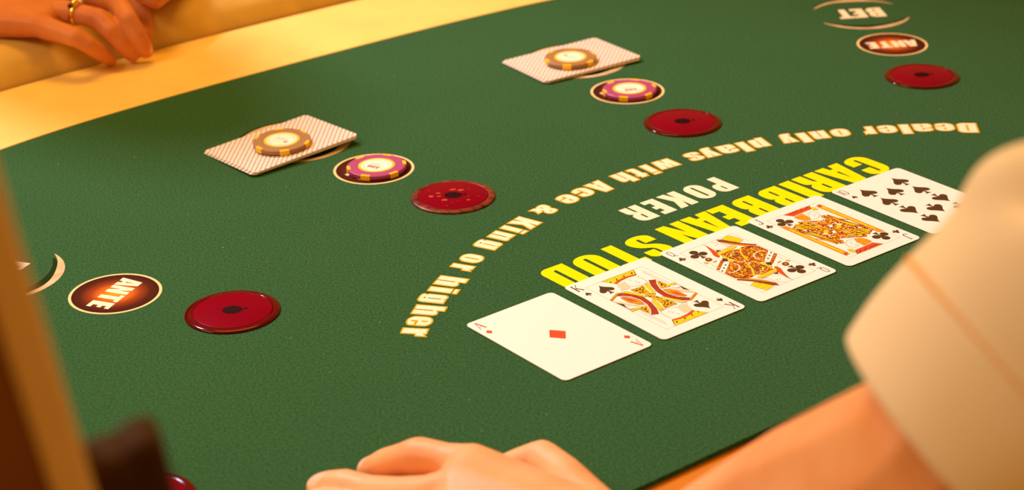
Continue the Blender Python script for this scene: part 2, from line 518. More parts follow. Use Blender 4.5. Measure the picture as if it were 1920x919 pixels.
LAY = frame2(TORG, TD, TU)
WORDS = [('CARIBBEAN', [(-21.3, -2.8), (0, 21.4), (23.5, 43.0), (45.6, 54.9), (58.5, 77.0), (82.0, 100.2), (104.9, 119.4), (120.2, 141.7), (143.0, 162.6)], 0.2, 32.2, P_YEL),
         ('STUD', [(171.6, 191.4), (193.4, 211.4), (213.4, 233.0), (237.2, 256.4)], 0.2, 32.2, P_YEL),
         ('POKER', [(77.2, 90.6), (94.0, 108.2), (112.9, 128.4), (131.5, 142.2), (146.1, 160.3)], -37.0, 24.2, P_CRM)]
for word, ext, y0, h, m in WORDS:
    mb = MB()
    for ch, (a, b) in zip(word, ext): put_glyph(mb, ch, a, b, y0, h, LAY, 0.15)
    o = wobj('printed_word', mb, m, felt)
    o['label'] = ('bright yellow' if m is P_YEL else 'cream') + ' block lettering ' + word

ARC_C = Vector((286.17, 880.134)); ARC_R = 355.273
ARC = [('Dealer', [(517.3, 531.3), (533.2, 546.9), (548.6, 562.4), (564.4, 571.9), (574.2, 587.6), (590.0, 598.6)]),
       ('only', [(608.6, 622.0), (624.8, 636.8), (639.0, 646.6), (649.0, 660.6)]),
       ('plays', [(670.6, 683.0), (685.4, 692.6), (694.8, 708.4), (710.6, 722.0), (722.9, 735.0)]),
       ('with', [(744.6, 761.2), (763.9, 770.6), (773.6, 782.0), (784.2, 796.2)]),
       ('Ace', [(805.4, 819.4), (820.6, 833.0), (835.4, 848.2)]),
       ('&', [(858.2, 872.6)]),
       ('King', [(882.2, 895.6), (898.0, 904.4), (907.6, 919.0), (922.6, 934.4)]),
       ('or', [(944.6, 956.6), (960.3, 968.4)]),
       ('higher', [(978.6, 991.4), (994.0, 1000.8), (1003.8, 1015.2), (1018.8, 1031.2), (1033.4, 1045.4), (1048.5, 1058.4)])]
for word, ext in ARC:
    mb = MB()
    for ch, (a, b) in zip(word, ext):
        th = (a + b) / 2 / ARC_R; rad = Vector((math.cos(th), math.sin(th)))
        o2 = ARC_C + rad * ARC_R
        fr = frame2(o2, (-rad.y, rad.x), (-rad.x, -rad.y))
        hw = (b - a) / 2
        put_glyph(mb, ch, -hw + .55, hw - .55, 0.5, 17.4, fr, 0.10, 1, 0.75)
        put_glyph(mb, ch, -hw + .75, hw - .75, 0.6, 17.2, fr, 0.18, 0, -0.12)
    o = wobj('printed_word', mb, [P_CRM, P_AMB], felt)
    o['label'] = 'cream lettering with amber outline, ' + word

# ------------------------------------------------------------------ betting spots printed on the felt
SPOT_D = [(-181.7, 772.5), (-161.59, 973.69), (-37.21, 1131.4), (123.56, 1251.65), (309.79, 1331.53)]
SPOT_A = [None, (-234.38, 1003.95), (-91.66, 1185.21), (89.32, 1321.57), (302.86, 1408.58)]
SPOT_B = [None, (-311.0, 1036.0), (-150.0, 1241.0), (54.1, 1393.4), (292.5, 1488.0)]


def ante_material():
    m = bpy.data.materials.new('print_ante_glow'); m.use_nodes = True
    nt = m.node_tree; b = nt.nodes['Principled BSDF']; b.inputs['Roughness'].default_value = 0.9
    b.inputs['Specular IOR Level'].default_value = 0.05
    tc = nt.nodes.new('ShaderNodeTexCoord')
    ln = nt.nodes.new('ShaderNodeVectorMath'); ln.operation = 'LENGTH'
    nt.links.new(tc.outputs['Object'], ln.inputs[0])
    cr = nt.nodes.new('ShaderNodeValToRGB')
    mr = nt.nodes.new('ShaderNodeMapRange'); mr.inputs[2].default_value = 0.026
    nt.links.new(ln.outputs['Value'], mr.inputs[0]); nt.links.new(mr.outputs[0], cr.inputs[0])
    e = cr.color_ramp.elements
    e[0].position = 0.0; e[0].color = rgb(255, 176, 40)
    e[1].position = 1.0; e[1].color = rgb(62, 28, 14)
    for p, c in ((0.28, (236, 124, 26)), (0.55, (150, 66, 22)), (0.78, (84, 36, 16))):
        q = e.new(p); q.color = rgb(*c)
    nz = nt.nodes.new('ShaderNodeTexNoise'); nz.inputs['Scale'].default_value = 900
    nt.links.new(tc.outputs['Object'], nz.inputs['Vector'])
    mx = nt.nodes.new('ShaderNodeMix'); mx.data_type = 'RGBA'; mx.blend_type = 'MULTIPLY'; mx.inputs[0].default_value = 0.22
    nt.links.new(cr.outputs[0], mx.inputs[6]); nt.links.new(nz.outputs['Fac'], mx.inputs[7])
    nt.links.new(mx.outputs[2], b.inputs['Base Color'])
    return m


ANTE_M = ante_material()


def crescent(r, a0, a1, w, wob=0.0, n=40, seed=1):
    rd = random.Random(seed); pts = []; ws = []
    for i in range(n + 1):
        t = i / n; a = math.radians(a0 + (a1 - a0) * t)
        ww = w * (math.sin(math.pi * min(max(t, .0), 1)) ** 0.7) * (1 + wob * math.sin(9 * t + seed)) + 0.25
        pts.append(((r - ww / 2) * math.cos(a), (r - ww / 2) * math.sin(a))); ws.append(ww)
    return pts, ws


for k in range(1, 5):
    A = Vector(SPOT_A[k]); Dp = Vector(SPOT_D[k]); B = Vector(SPOT_B[k])
    u = (Dp - A).normalized(); r = Vector((u.y, -u.x)); ang = math.atan2(u.y, u.x)
    # ante spot: local frame at its own centre so the printed burst is centred on it
    mb = MB()
    add_flat(mb, [circ(0, 0, 27.35, 72), circ(0, 0, 25.6, 72)], 0.14, 1)
    add_flat(mb, [circ(0, 0, 25.6, 72)], 0.12, 0)
    fr = frame2((0, 0), r, u)
    for ch, (a, b) in zip('ANTE', [(-20.2, -10.0), (-9.6, -0.3), (1.1, 10.2), (11.8, 19.6)]): put_glyph(mb, ch, a, b, -7.4, 14.9, fr, 0.2, 2)
    o = link('ante_spot', mb.mesh('ante_spot'), [ANTE_M, P_ANTE_RING, P_CRM], None, mm(A.x, A.y, 0)); adopt(o, felt)
    o['label'] = 'round brown spot with orange burst printed ANTE'
    mb = MB(); fr = frame2((0, 0), (u.x, u.y), (-u.y, u.x))
    for a0, a1, sd in ((-64, 66, 1), (122, 240, 4)):
        p, w = crescent(39.8, a0, a1, 5.0, 0.22, seed=sd); add_ribbon(mb, p, w, 0.14, 0, fr)
        p, w = crescent(42.0 if a0 > 0 else 36.6, a0 + 4, a1 - 6, 3.6 if a0 > 0 else 6.5, 0, seed=sd); add_ribbon(mb, p, w, 0.11, 1, fr)
    f2 = frame2((0, 0), r, u)
    f3 = frame2((1.0 * r.x - 0.8 * u.x, 1.0 * r.y - 0.8 * u.y), r, u)
    for ch, (a, b) in zip('BET', [(-19.6, -6.6), (-4.2, 6.6), (6.8, 19.0)]):
        put_glyph(mb, ch, a, b, -13.6, 23.4, f3, 0.10, 1); put_glyph(mb, ch, a, b, -13.6, 23.4, f2, 0.16, 2)
    o = link('bet_ring', mb.mesh('bet_ring'), [P_BRUSH, P_SHADE, P_CRM], None, mm(B.x, B.y, 0)); adopt(o, felt)
    o['label'] = 'cream brush-stroke ring printed BET'

# ------------------------------------------------------------------ red bet sensors
RED_TOP = mat('red_acrylic_top', rgb(122, 0, 24), rough=0.3, spec=0.02, coat=0.0)
RED_RIM = mat('red_acrylic_rim', rgb(86, 0, 6), rough=0.1, spec=0.12, coat=0.06)
RED_WORN = mat('red_acrylic_worn', rgb(136, 58, 34), rough=0.35, spec=0.2, col2=rgb(50, 2, 6), vscale=190)
SENSOR = mat('sensor_dark', rgb(48, 2, 6), rough=0.7, spec=0.05, var=0.6, vscale=500)
CHIPPED = mat('worn_orange_patch', rgb(176, 62, 20), rough=0.5)


def sensor(i, label, worn=False):
    x, y = SPOT_D[i]
    root = empty('bet_sensor', mm(x, y, 0)); tag(root, label, 'sensor', 'round red bet sensors on the felt')
    mb = MB(); lathe(mb, [(0.1, 0), (27.2, 0), (27.6, 0.4), (27.3, 0.9), (26.3, 1.35), (25.0, 1.6), (23.3, 1.65), (23.0, 1.4), (22.9, 1.2)], 72)
    link('rim', mb.mesh('rim', True), RED_WORN if worn else RED_RIM, root)
    mb = MB(); lathe(mb, [(23.2, 0.6), (22.95, 1.5), (22.0, 1.75), (0.1, 1.8)], 72)
    lens = link('lens', mb.mesh('lens', True), RED_TOP, root)
    rd = random.Random(i + 5)
    lp = [(p[0] * (1 + rd.uniform(-.07, .07)), p[1] * .86 * (1 + rd.uniform(-.07, .07))) for p in circ(0, 0, 6.0, 26)]
    mb = MB(); add_flat(mb, [lp], 1.83); add_flat(mb, [circ(7.6, 1.2, 1.3, 10)], 1.83)
    link('sensor_eye', mb.mesh('sensor_eye'), SENSOR, lens)
    if worn:
        mb = MB()
        for k in range(17):
            a = rd.uniform(0, 6.28); rr = rd.uniform(9, 21.5); s = rd.choice((.35, .5, .7, 1.3, 1.9))
            cx, cy = rr * math.cos(a), rr * math.sin(a)
            lp = [(cx + (p[0] - cx) * (1 + rd.uniform(-.3, .5)), cy + (p[1] - cy) * .6 * (1 + rd.uniform(-.3, .5))) for p in circ(cx, cy, s, 11)]
            add_flat(mb, [lp], 1.82)
        link('worn_patches', mb.mesh('worn_patches'), CHIPPED, lens)
    return root


sensor(0, 'round red sensor cut off by the bottom edge near the dark panel')
sensor(1, 'round red sensor beside the uncovered ANTE spot at far left')
sensor(2, 'scratched round red sensor with worn orange rim', True)
sensor(3, 'round red sensor in front of the purple chip at top centre')
sensor(4, 'round red sensor at upper right below the ANTE and BET prints')

# a little lint on the felt
LINT = mat('lint', rgb(190, 200, 150), rough=1.0)
rd = random.Random(4); mb = MB()
for _ in range(90):
    p = tab(rd.uniform(-150, 420), rd.uniform(-400, 200)); a = rd.uniform(0, 6.3); l = rd.uniform(.25, .8)
    add_ribbon(mb, [(p.x, p.y), (p.x + l * math.cos(a), p.y + l * math.sin(a))], rd.uniform(.2, .45), 0.25)
o = wobj('lint', mb, LINT, felt); o['kind'] = 'stuff'

COURT_K=[('Y',[(-9.8,35.0),(15.1,35.0),(13.5,32.2),(12.0,29.1),(7.1,30.5),(1.5,30.2),(-3.9,28.9),(-5.6,28.1),(-7.1,30.7)]),('D',[(-5.6,32.2),(-6.0,30.7),(-6.2,29.6),(-7.1,30.7)]),('D',[(-0.2,33.2),(-0.4,31.8),(-1.5,29.8),(-2.2,30.5)]),('D',[(5.3,33.4),(5.6,32.1),(4.7,30.8),(3.9,31.4)]),('D',[(11.3,33.4),(12.0,32.6),(10.9,31.0),(10.1,31.7)]),('D',[(14.9,34.9),(13.3,32.0),(11.6,29.1),(12.2,30.9)]),('R',[(-5.3,28.6),(0.1,30.4),(6.2,30.7),(12.3,29.5),(11.5,28.4),(6.0,29.2),(0.3,28.7),(-5.3,26.9)]),('F',[(-5.3,26.4),(0.7,26.4),(-1.2,18.8),(-4.3,17.2),(-9.1,18.4),(-7.5,20.9),(-6.8,23.9)]),('y',[(-4.0,15.7),(0.3,15.1),(5.4,15.2),(3.5,9.5),(1.8,4.0),(3.8,2.6),(-0.3,-0.5),(-1.6,0.1),(-2.9,3.5),(-3.8,5.5),(-4.1,11.2)]),('r',[(12.2,18.3),(16.3,16.2),(12.9,11.5),(10.0,5.4),(8.9,-1.9),(10.2,-8.8),(15.4,-15.0),(12.1,-16.7),(7.8,-11.4),(4.8,-4.0),(5.8,4.2),(8.5,11.9)]),('Y',[(6.6,16.0),(9.5,15.7),(6.6,9.8),(4.9,4.2),(3.3,3.0),(2.1,4.3),(3.8,9.9)]),('Y',[(-10.2,17.1),(-7.0,16.5),(-4.5,10.8),(-2.3,4.8),(-2.7,3.4),(-4.4,3.0),(-6.5,8.5),(-10.0,15.5)]),('y',[(15.7,14.9),(16.5,8.4),(15.9,4.2),(10.4,5.9),(12.6,10.8)]),('D',[(21.0,5.0),(21.4,-8.9),(19.2,-4.8),(20.5,0.2)]),('Y',[(15.0,6.8),(21.7,6.2),(21.2,4.3),(15.6,4.4),(13.8,4.8)]),('W',[(16.9,4.6),(20.7,3.5),(21.0,0.0),(17.9,-0.2),(16.1,2.6)]),('P',[(12.9,3.8),(16.8,0.9),(21.5,-8.2),(21.4,-11.0),(18.6,-7.9),(14.4,-0.6)]),('O',[(10.6,4.2),(13.5,0.8),(15.6,-4.7),(15.4,-11.4),(13.6,-11.0),(10.4,-6.2),(9.5,-0.6)]),('R',[(11.5,-0.8),(14.0,-4.5),(14.3,-9.6),(12.0,-6.8)]),('O',[(21.9,-11.4),(22.0,-13.0),(13.0,-17.4),(12.6,-16.2)])]
LINES_K=[('W',0.6,[(16.1,15.8),(12.8,11.6),(9.8,5.3),(8.8,-2.0),(10.2,-8.2),(13.4,-12.4)]),('W',0.7,[(6.0,15.9),(3.2,9.2),(2.0,4.2),(4.1,3.3)]),('W',0.7,[(-11.2,16.6),(-7.2,16.3),(-4.3,9.8),(-2.4,4.1)]),('T',0.2,[(-1.1,19.0),(1.0,17.2),(3.8,16.6),(7.6,16.1),(10.5,17.6),(11.1,22.6),(10.7,27.1)]),('T',0.25,[(4.1,26.3),(4.3,24.7)]),('T',0.25,[(5.1,22.5),(5.5,21.1)]),('R',0.25,[(5.4,20.1),(6.9,19.9)]),('T',0.15,[(18.0,31.1),(18.9,8.0)]),('T',0.15,[(16.8,29.1),(17.1,7.9)]),('T',0.15,[(16.6,4.6),(20.7,3.5),(21.0,0.0),(17.9,-0.2)]),('O',0.4,[(12.5,-16.4),(21.7,-11.8)])]
COURT_Q=[('Y',[(10.9,33.7),(18.1,35.3),(19.9,29.8),(20.5,24.2),(16.2,22.7),(13.1,28.0)]),('B',[(8.0,35.2),(10.5,33.3),(16.0,21.8),(21.8,14.2),(20.5,13.3),(14.6,20.4),(7.5,31.5)]),('O',[(6.6,33.5),(7.5,31.5),(14.6,20.4),(20.5,13.3),(14.9,16.8),(9.7,24.4)]),('R',[(-2.8,35.4),(-2.7,30.9),(-3.4,25.1),(-4.1,21.4),(-7.4,15.3),(-8.8,16.1),(-8.6,19.5),(-5.6,25.5),(-3.1,32.1)]),('D',[(-2.4,24.2),(-0.2,21.9),(-4.0,21.5)]),('o',[(11.4,17.1),(15.7,16.2),(20.8,11.7),(21.0,3.6),(8.4,-6.7),(5.0,-5.1),(2.7,-1.7),(-0.3,-0.0),(6.5,10.6)]),('b',[(-4.8,17.7),(4.0,18.5),(9.2,15.4),(5.0,10.4),(1.9,3.2),(-2.7,3.0),(-4.1,9.9),(-4.6,14.6)]),('Y',[(-4.5,21.0),(6.2,21.7),(10.6,20.7),(10.2,19.3),(3.9,18.3),(-5.0,17.5),(-6.7,17.6)]),('Y',[(-5.8,15.3),(-6.0,8.0),(-3.4,2.2),(0.7,1.7),(-2.5,3.2),(-4.3,9.8),(-4.4,15.5)]),('W',[(20.8,3.0),(21.9,-2.2),(11.2,-9.2),(8.4,-6.0)]),('D',[(20.2,1.1),(20.6,-0.7),(18.7,-1.0)]),('D',[(16.6,-1.2),(17.1,-3.0),(15.2,-3.3)]),('D',[(13.0,-3.7),(13.4,-5.4),(11.5,-5.8)]),('o',[(20.7,-1.9),(21.0,-3.9),(9.5,-11.9),(8.6,-10.4)]),('D',[(7.3,-7.8),(10.3,-9.8),(7.8,-13.2),(6.3,-10.7)]),('B',[(-16.1,19.1),(-14.2,19.5),(-12.9,18.3),(-12.9,16.2),(-14.7,15.0),(-16.9,15.2),(-17.4,17.0)]),('Y',[(-15.4,18.2),(-14.3,18.1),(-14.2,16.8),(-15.7,16.6)]),('Y',[(-20.1,16.1),(-18.8,15.2),(-18.4,13.4),(-20.0,14.0)]),('Y',[(-15.8,12.8),(-13.7,13.2),(-12.3,12.9),(-14.5,12.0)])]
LINES_Q=[('Y',1.1,[(10.3,16.6),(5.8,11.2),(2.4,4.1),(1.7,0.5)]),('P',1.1,[(18.3,2.8),(16.9,5.8),(11.7,5.3),(8.2,2.7),(7.0,-0.5),(8.2,-3.0)]),('Y',1.0,[(7.0,-6.9),(4.9,-10.9),(6.9,-14.0)]),('Y',2.6,[(12.5,1.0),(13.7,-0.0)]),('B',0.5,[(12.3,14.1),(17.0,14.3),(18.6,11.5)]),('B',0.5,[(10.3,13.0),(6.2,5.1),(4.5,-0.5)]),('T',0.2,[(2.7,34.3),(6.4,30.3),(6.8,23.3),(3.5,21.9),(-0.0,22.8),(-2.4,25.6)]),('T',0.25,[(1.7,30.0),(2.4,29.0)]),('R',0.3,[(3.9,29.9),(4.0,28.7)]),('D',0.4,[(6.4,22.9),(9.9,22.0)]),('T',0.15,[(18.8,-6.0),(18.4,-9.9),(17.9,-12.3)]),('Y',0.5,[(3.9,18.3),(9.6,15.8)])]
COURT_J=[('R',[(-7.3,34.9),(15.1,34.8),(11.9,30.3),(3.5,30.1),(-3.8,29.5)]),('b',[(-8.1,21.6),(5.3,12.5),(9.5,19.0),(12.9,17.5),(16.1,0.4),(17.9,-8.9),(18.0,-16.7),(11.1,-20.0),(10.6,-8.8),(-0.9,-1.1),(-11.3,7.6)]),('O',[(18.4,32.0),(21.8,32.0),(21.8,-23.0),(17.8,-21.4),(18.0,0.9),(17.8,28.2)]),('Y',[(18.9,28.0),(20.9,28.0),(20.9,-17.0),(18.9,-17.0)]),('R',[(21.1,32.2),(21.5,29.6),(17.5,29.1)]),('O',[(-4.7,28.3),(3.2,29.2),(2.0,21.3),(0.4,18.4),(-3.8,20.4),(-4.9,24.2)]),('Y',[(13.9,33.0),(16.3,30.5),(14.9,26.6),(12.0,28.1)]),('y',[(-8.5,20.5),(-3.7,18.1),(-1.2,12.7),(-1.6,5.8),(-11.0,8.5),(-10.9,18.1)]),('Y',[(12.4,16.5),(13.4,8.5),(15.0,1.7),(18.2,-8.7),(12.9,-2.7),(11.7,6.8)]),('O',[(13.9,17.3),(15.0,9.9),(17.8,3.2),(13.3,8.3),(12.6,14.9)]),('Y',[(14.6,-9.8),(16.4,-16.9),(11.2,-19.3),(11.7,-10.0)]),('Y',[(7.1,3.3),(9.2,1.5),(5.2,-2.7),(2.6,-0.4)]),('W',[(8.3,4.1),(9.8,2.0),(8.8,0.5),(6.9,3.1)]),('W',[(13.8,-8.1),(15.4,-9.9),(14.2,-11.3),(12.9,-9.7)]),('W',[(7.1,16.1),(8.4,14.3),(6.8,13.1),(6.0,14.7)]),('W',[(1.6,5.4),(4.0,5.3),(3.4,2.4),(0.6,2.0)]),('Y',[(7.3,10.3),(9.1,9.1),(7.9,7.3),(6.0,8.1)]),('Y',[(10.9,-2.8),(12.0,-4.4),(10.4,-5.6),(9.6,-4.0)])]
LINES_J=[('D',0.35,[(-4.3,33.3),(1.7,33.1),(4.0,34.8),(4.9,32.0),(8.2,34.7),(9.5,32.4),(13.0,34.6)]),('D',0.35,[(15.1,34.8),(11.9,30.3)]),('T',0.2,[(2.0,21.3),(5.0,26.6),(9.8,27.7),(11.5,24.5),(9.9,20.1),(5.5,17.5),(1.8,18.7)]),('T',0.25,[(5.9,25.8),(6.4,24.4)]),('R',0.25,[(6.0,22.2),(6.3,20.7)]),('Y',0.5,[(-9.6,7.5),(-5.8,7.6),(-5.8,4.1),(-2.4,3.3),(-2.4,-0.9),(-0.7,-1.0)]),('D',0.3,[(12.9,-10.2),(14.3,-16.9)]),('D',0.3,[(11.5,-11.0),(12.7,-17.9)]),('D',0.3,[(14.8,-10.8),(12.2,-10.9)]),('D',0.35,[(13.1,17.1),(13.0,7.4),(14.9,-0.7),(17.7,-9.2)]),('P',0.45,[(-2.8,14.2),(-3.3,8.9),(-2.2,5.2)]),('P',0.4,[(-1.1,13.4),(3.9,11.1),(5.6,12.2)]),('T',0.3,[(-5.4,20.0),(-1.3,16.8),(4.8,13.2)]),('D',0.3,[(-8.2,19.6),(-8.1,12.5)]),('O',0.4,[(-18.5,16.0),(-10.9,18.1)])]

# ------------------------------------------------------------------ playing cards
CW, CH = 63.0, 88.0
CARD_LOOP = rnd([(-CW / 2, -CH / 2, 3.4), (CW / 2, -CH / 2, 3.4), (CW / 2, CH / 2, 3.4), (-CW / 2, CH / 2, 3.4)], 6)
_mb = MB(); add_slab(_mb, CARD_LOOP, 0.04, 0.34)
CARD_ME = _mb.mesh('playing_card'); CARD_ME.materials.append(CARD_W)
ZF = 0.37


def spade(h):
    R = [(0, .5), (.035, .40), (.11, .27), (.22, .14), (.33, .03), (.39, -.08), (.385, -.19), (.31, -.275), (.21, -.29), (.11, -.25), (.04, -.185), (.055, -.33), (.085, -.42), (.15, -.5)]
    lp = [(x * h, y * h) for x, y in R] + [(-x * h, y * h) for x, y in reversed(R[1:])]
    return [[lp]]


def club(h):
    g = [[circ(0, .27 * h, .215 * h, 26)], [circ(-.265 * h, -.10 * h, .215 * h, 26)], [circ(.265 * h, -.10 * h, .215 * h, 26)], [circ(0, 0.03 * h, .12 * h, 12)]]
    g.append([[(.03 * h, .0), (.05 * h, -.28 * h), (.14 * h, -.5 * h), (-.14 * h, -.5 * h), (-.05 * h, -.28 * h), (-.03 * h, 0)]])
    return g


def diamond(h):
    return [[[(0, h / 2), (-h * .40, 0), (0, -h / 2), (h * .40, 0)]]]


PIPS = {'S': (spade, C_D), 'C': (club, C_D), 'D': (diamond, C_R)}
PIPME = {}


def pip(card, suit, h, x, y, flip, name='pip'):
    key = (suit, h)
    if key not in PIPME:
        mb = MB()
        for i, g in enumerate(PIPS[suit][0](h)): add_flat(mb, g, i * 0.004)
        PIPME[key] = mb.mesh('pip'); PIPME[key].materials.append(PIPS[suit][1])
    o = bpy.data.objects.new(name, PIPME[key]); COL.objects.link(o); o.parent = card
    o.location = (x / 1000, y / 1000, ZF / 1000); o.rotation_euler = (0, 0, math.pi if flip else 0)
    return o


IDX = {'K': [(.75, [(1.1, .1), (1.1, 8)]), (.3, [(1.1, 3.0), (4.5, 7.9)]), (.75, [(2.1, 4.6), (4.7, .1)]), (.28, [(.2, .1), (2.1, .1)]), (.28, [(.2, 8), (2.0, 8)]), (.28, [(3.6, 8), (5, 8)]), (.28, [(3.7, .1), (5.2, .1)])],
       'A': [(.3, [(.6, .1), (2.5, 8)]), (.8, [(2.5, 8), (4.5, .1)]), (.28, [(1.2, 2.7), (3.8, 2.7)]), (.28, [(.0, .1), (1.4, .1)]), (.28, [(3.6, .1), (5.2, .1)])],
       'Q': [(.42, [(1.0, 2.0), (.8, 4.5), (1.0, 7.0), (2.2, 8.1), (3.4, 7.0), (3.7, 4.5), (3.4, 2.0), (2.2, .9), (1.0, 2.0)]), (.4, [(1.6, 1.9), (2.6, 1.3), (3.2, .3), (4.5, .2)])],
       'J': [(.6, [(3.4, 8), (3.4, 2.0), (2.8, .5), (1.4, .2), (.6, 1.1), (.8, 2.0)]), (.3, [(2.2, 8), (4.7, 8)])],
       '10': [(.6, [(.7, .1), (.7, 8)]), (.5, [(2.1, 2.0), (2.1, 6.2), (2.6, 7.6), (3.5, 8), (4.4, 7.6), (4.8, 6.2), (4.8, 2.0), (4.4, .5), (3.5, .1), (2.6, .5), (2.1, 2.0)])]}


def index(card, txt, m):
    mb = MB()
    for w, pts in IDX[txt]: add_ribbon(mb, [(p[0] - 28.9, p[1] + 33.3) for p in pts], w * 1.3, 0)
    me = mb.mesh('index'); me.materials.append(m)
    for fl in (0, 1):
        o = bpy.data.objects.new('index', me); COL.objects.link(o); o.parent = card
        o.location = (0, 0, (ZF + .002) / 1000); o.rotation_euler = (0, 0, math.pi * fl)


def inside(p, poly):
    c = False; n = len(poly)
    for i in range(n):
        a = poly[i]; b = poly[i - 1]
        if (a[1] > p[1]) != (b[1] > p[1]) and p[0] < (b[0] - a[0]) * (p[1] - a[1]) / (b[1] - a[1]) + a[0]: c = not c
    return c


def court(card, polys, lines, seed):
    rd = random.Random(seed); mb = MB(); z = 0.0
    def both(lp, z, k):
        if sarea(lp) < 0: lp = list(reversed(lp))
        add_flat(mb, [lp], z, INKK.index(k)); add_flat(mb, [[(-x, -y) for x, y in lp]], z + .004, INKK.index(k))
    fx, fy = 21.8, 35.3
    for k, lp in polys:
        lp = [(max(-fx, min(fx, x)), max(-fy, min(fy, y))) for x, y in lp]
        z += 0.012; both(lp, z, k)
        if k in 'yYrRobBO':
            for sg in (1, -1):
                q = [(sg * x, sg * y) for x, y in lp]
                for i in range(len(q)): add_ribbon(mb, [q[i - 1], q[i]], .2, z + .009, INKK.index('D' if k in 'yrYR' else 'B'))
        if k in 'yboYO':
            xs = [p[0] for p in lp]; ys = [p[1] for p in lp]; ar = abs(sarea(lp))
            sets = {'y': ('DDB', .5, 1.9), 'b': ('YYYRWD', .6, 1.6), 'o': ('YYBD', .5, 1.8), 'Y': ('BD', .24, 4.0), 'O': ('YB', .28, 4.0)}[k]
            for _ in range(int(ar / sets[2])):
                for tr in range(12):
                    p = (rd.uniform(min(xs), max(xs)), rd.uniform(min(ys), max(ys)))
                    if inside(p, lp) and all(inside((p[0] + a * .6, p[1] + b * .6), lp) for a, b in ((1, 0), (-1, 0), (0, 1), (0, -1))): break
                else: continue
                s = sets[1] * rd.uniform(.7, 1.35); a = rd.uniform(0, 3)
                both([(p[0] + s * math.cos(a + t) * (1.35 if i % 2 else .8), p[1] + s * math.sin(a + t)) for i, t in enumerate((0, 1.3, 2.6, 3.9, 5.2))], z + .006, rd.choice(sets[0]))
    z += .012
    for k, w, pts in lines:
        z += .004
        for sg in (1, -1): add_ribbon(mb, [(sg * x, sg * y) for x, y in pts], w, z, INKK.index(k))
    # frame line
    for a, b in (((-fx, -fy), (fx, -fy)), ((fx, -fy), (fx, fy)), ((fx, fy), (-fx, fy)), ((-fx, fy), (-fx, -fy))): add_ribbon(mb, [a, b], .16, .008, INKK.index('T'))
    me = mb.mesh('court_figure')
    return link('court_figure', me, INKL, card, (0, 0, (ZF - .01) / 1000))


def card_at(x, y, th, label, group):
    """index corner at (x, y) mm, turned by th"""
    a = Vector((math.cos(th), math.sin(th))); b = Vector((math.sin(th), -math.cos(th)))
    c = Vector((x, y)) + a * CW / 2 + b * CH / 2
    o = bpy.data.objects.new('playing_card', CARD_ME); COL.objects.link(o)
    o.location = mm(c.x, c.y, 0.38); o.rotation_euler = (0, 0, th)
    return tag(o, label, 'card', group)


HAND = "the dealer's five cards face up in a row"
POSE = [(-28.05, 947.22, .6546), (28.80, 990.84, .6407), (87.77, 1033.66, .6419), (145.99, 1076.87, .6375), (205.70, 1118.86, .6263)]

c = card_at(*POSE[0], 'face-up ace of diamonds, nearest of the five dealer cards', HAND)
index(c, 'A', C_R); pip(c, 'D', 14.4, 0, .2, 0)
for fl in (0, 1): pip(c, 'D', 5.0, -26.6 * (1 - 2 * fl), 27.7 * (1 - 2 * fl), fl, 'small_pip')
c = card_at(*POSE[1], 'face-up king of spades between the ace and the queen', HAND)
index(c, 'K', C_D); court(c, COURT_K, LINES_K, 1)
for fl in (0, 1):
    pip(c, 'S', 12.8, -14.5 * (1 - 2 * fl), 25.8 * (1 - 2 * fl), fl); pip(c, 'S', 5.2, -26.0 * (1 - 2 * fl), 27.7 * (1 - 2 * fl), fl, 'small_pip')
c = card_at(*POSE[2], 'face-up queen of clubs between the king and the jack', HAND)
index(c, 'Q', C_D); court(c, COURT_Q, LINES_Q, 2)
for fl in (0, 1):
    pip(c, 'C', 12.6, -14.9 * (1 - 2 * fl), 27.0 * (1 - 2 * fl), fl); pip(c, 'C', 5.2, -26.5 * (1 - 2 * fl), 28.0 * (1 - 2 * fl), fl, 'small_pip')
c = card_at(*POSE[3], 'face-up jack of clubs between the queen and the ten', HAND)
index(c, 'J', C_D); court(c, COURT_J, LINES_J, 3)
for fl in (0, 1):
    pip(c, 'C', 12.6, -15.0 * (1 - 2 * fl), 26.8 * (1 - 2 * fl), fl); pip(c, 'C', 5.2, -26.5 * (1 - 2 * fl), 28.0 * (1 - 2 * fl), fl, 'small_pip')
c = card_at(*POSE[4], 'face-up ten of spades, partly hidden by the dealer sleeve', HAND)
index(c, '10', C_D)
for fl in (0, 1):
    sg = 1 - 2 * fl
    for x, y in ((-14.7, 26.9), (14.7, 26.9), (-14.7, 9.0), (14.7, 9.0), (0, 17.8)): pip(c, 'S', 15.0, x * sg, y * sg, fl)
    pip(c, 'S', 5.2, -26.0 * sg, 27.7 * sg, fl, 'small_pip')


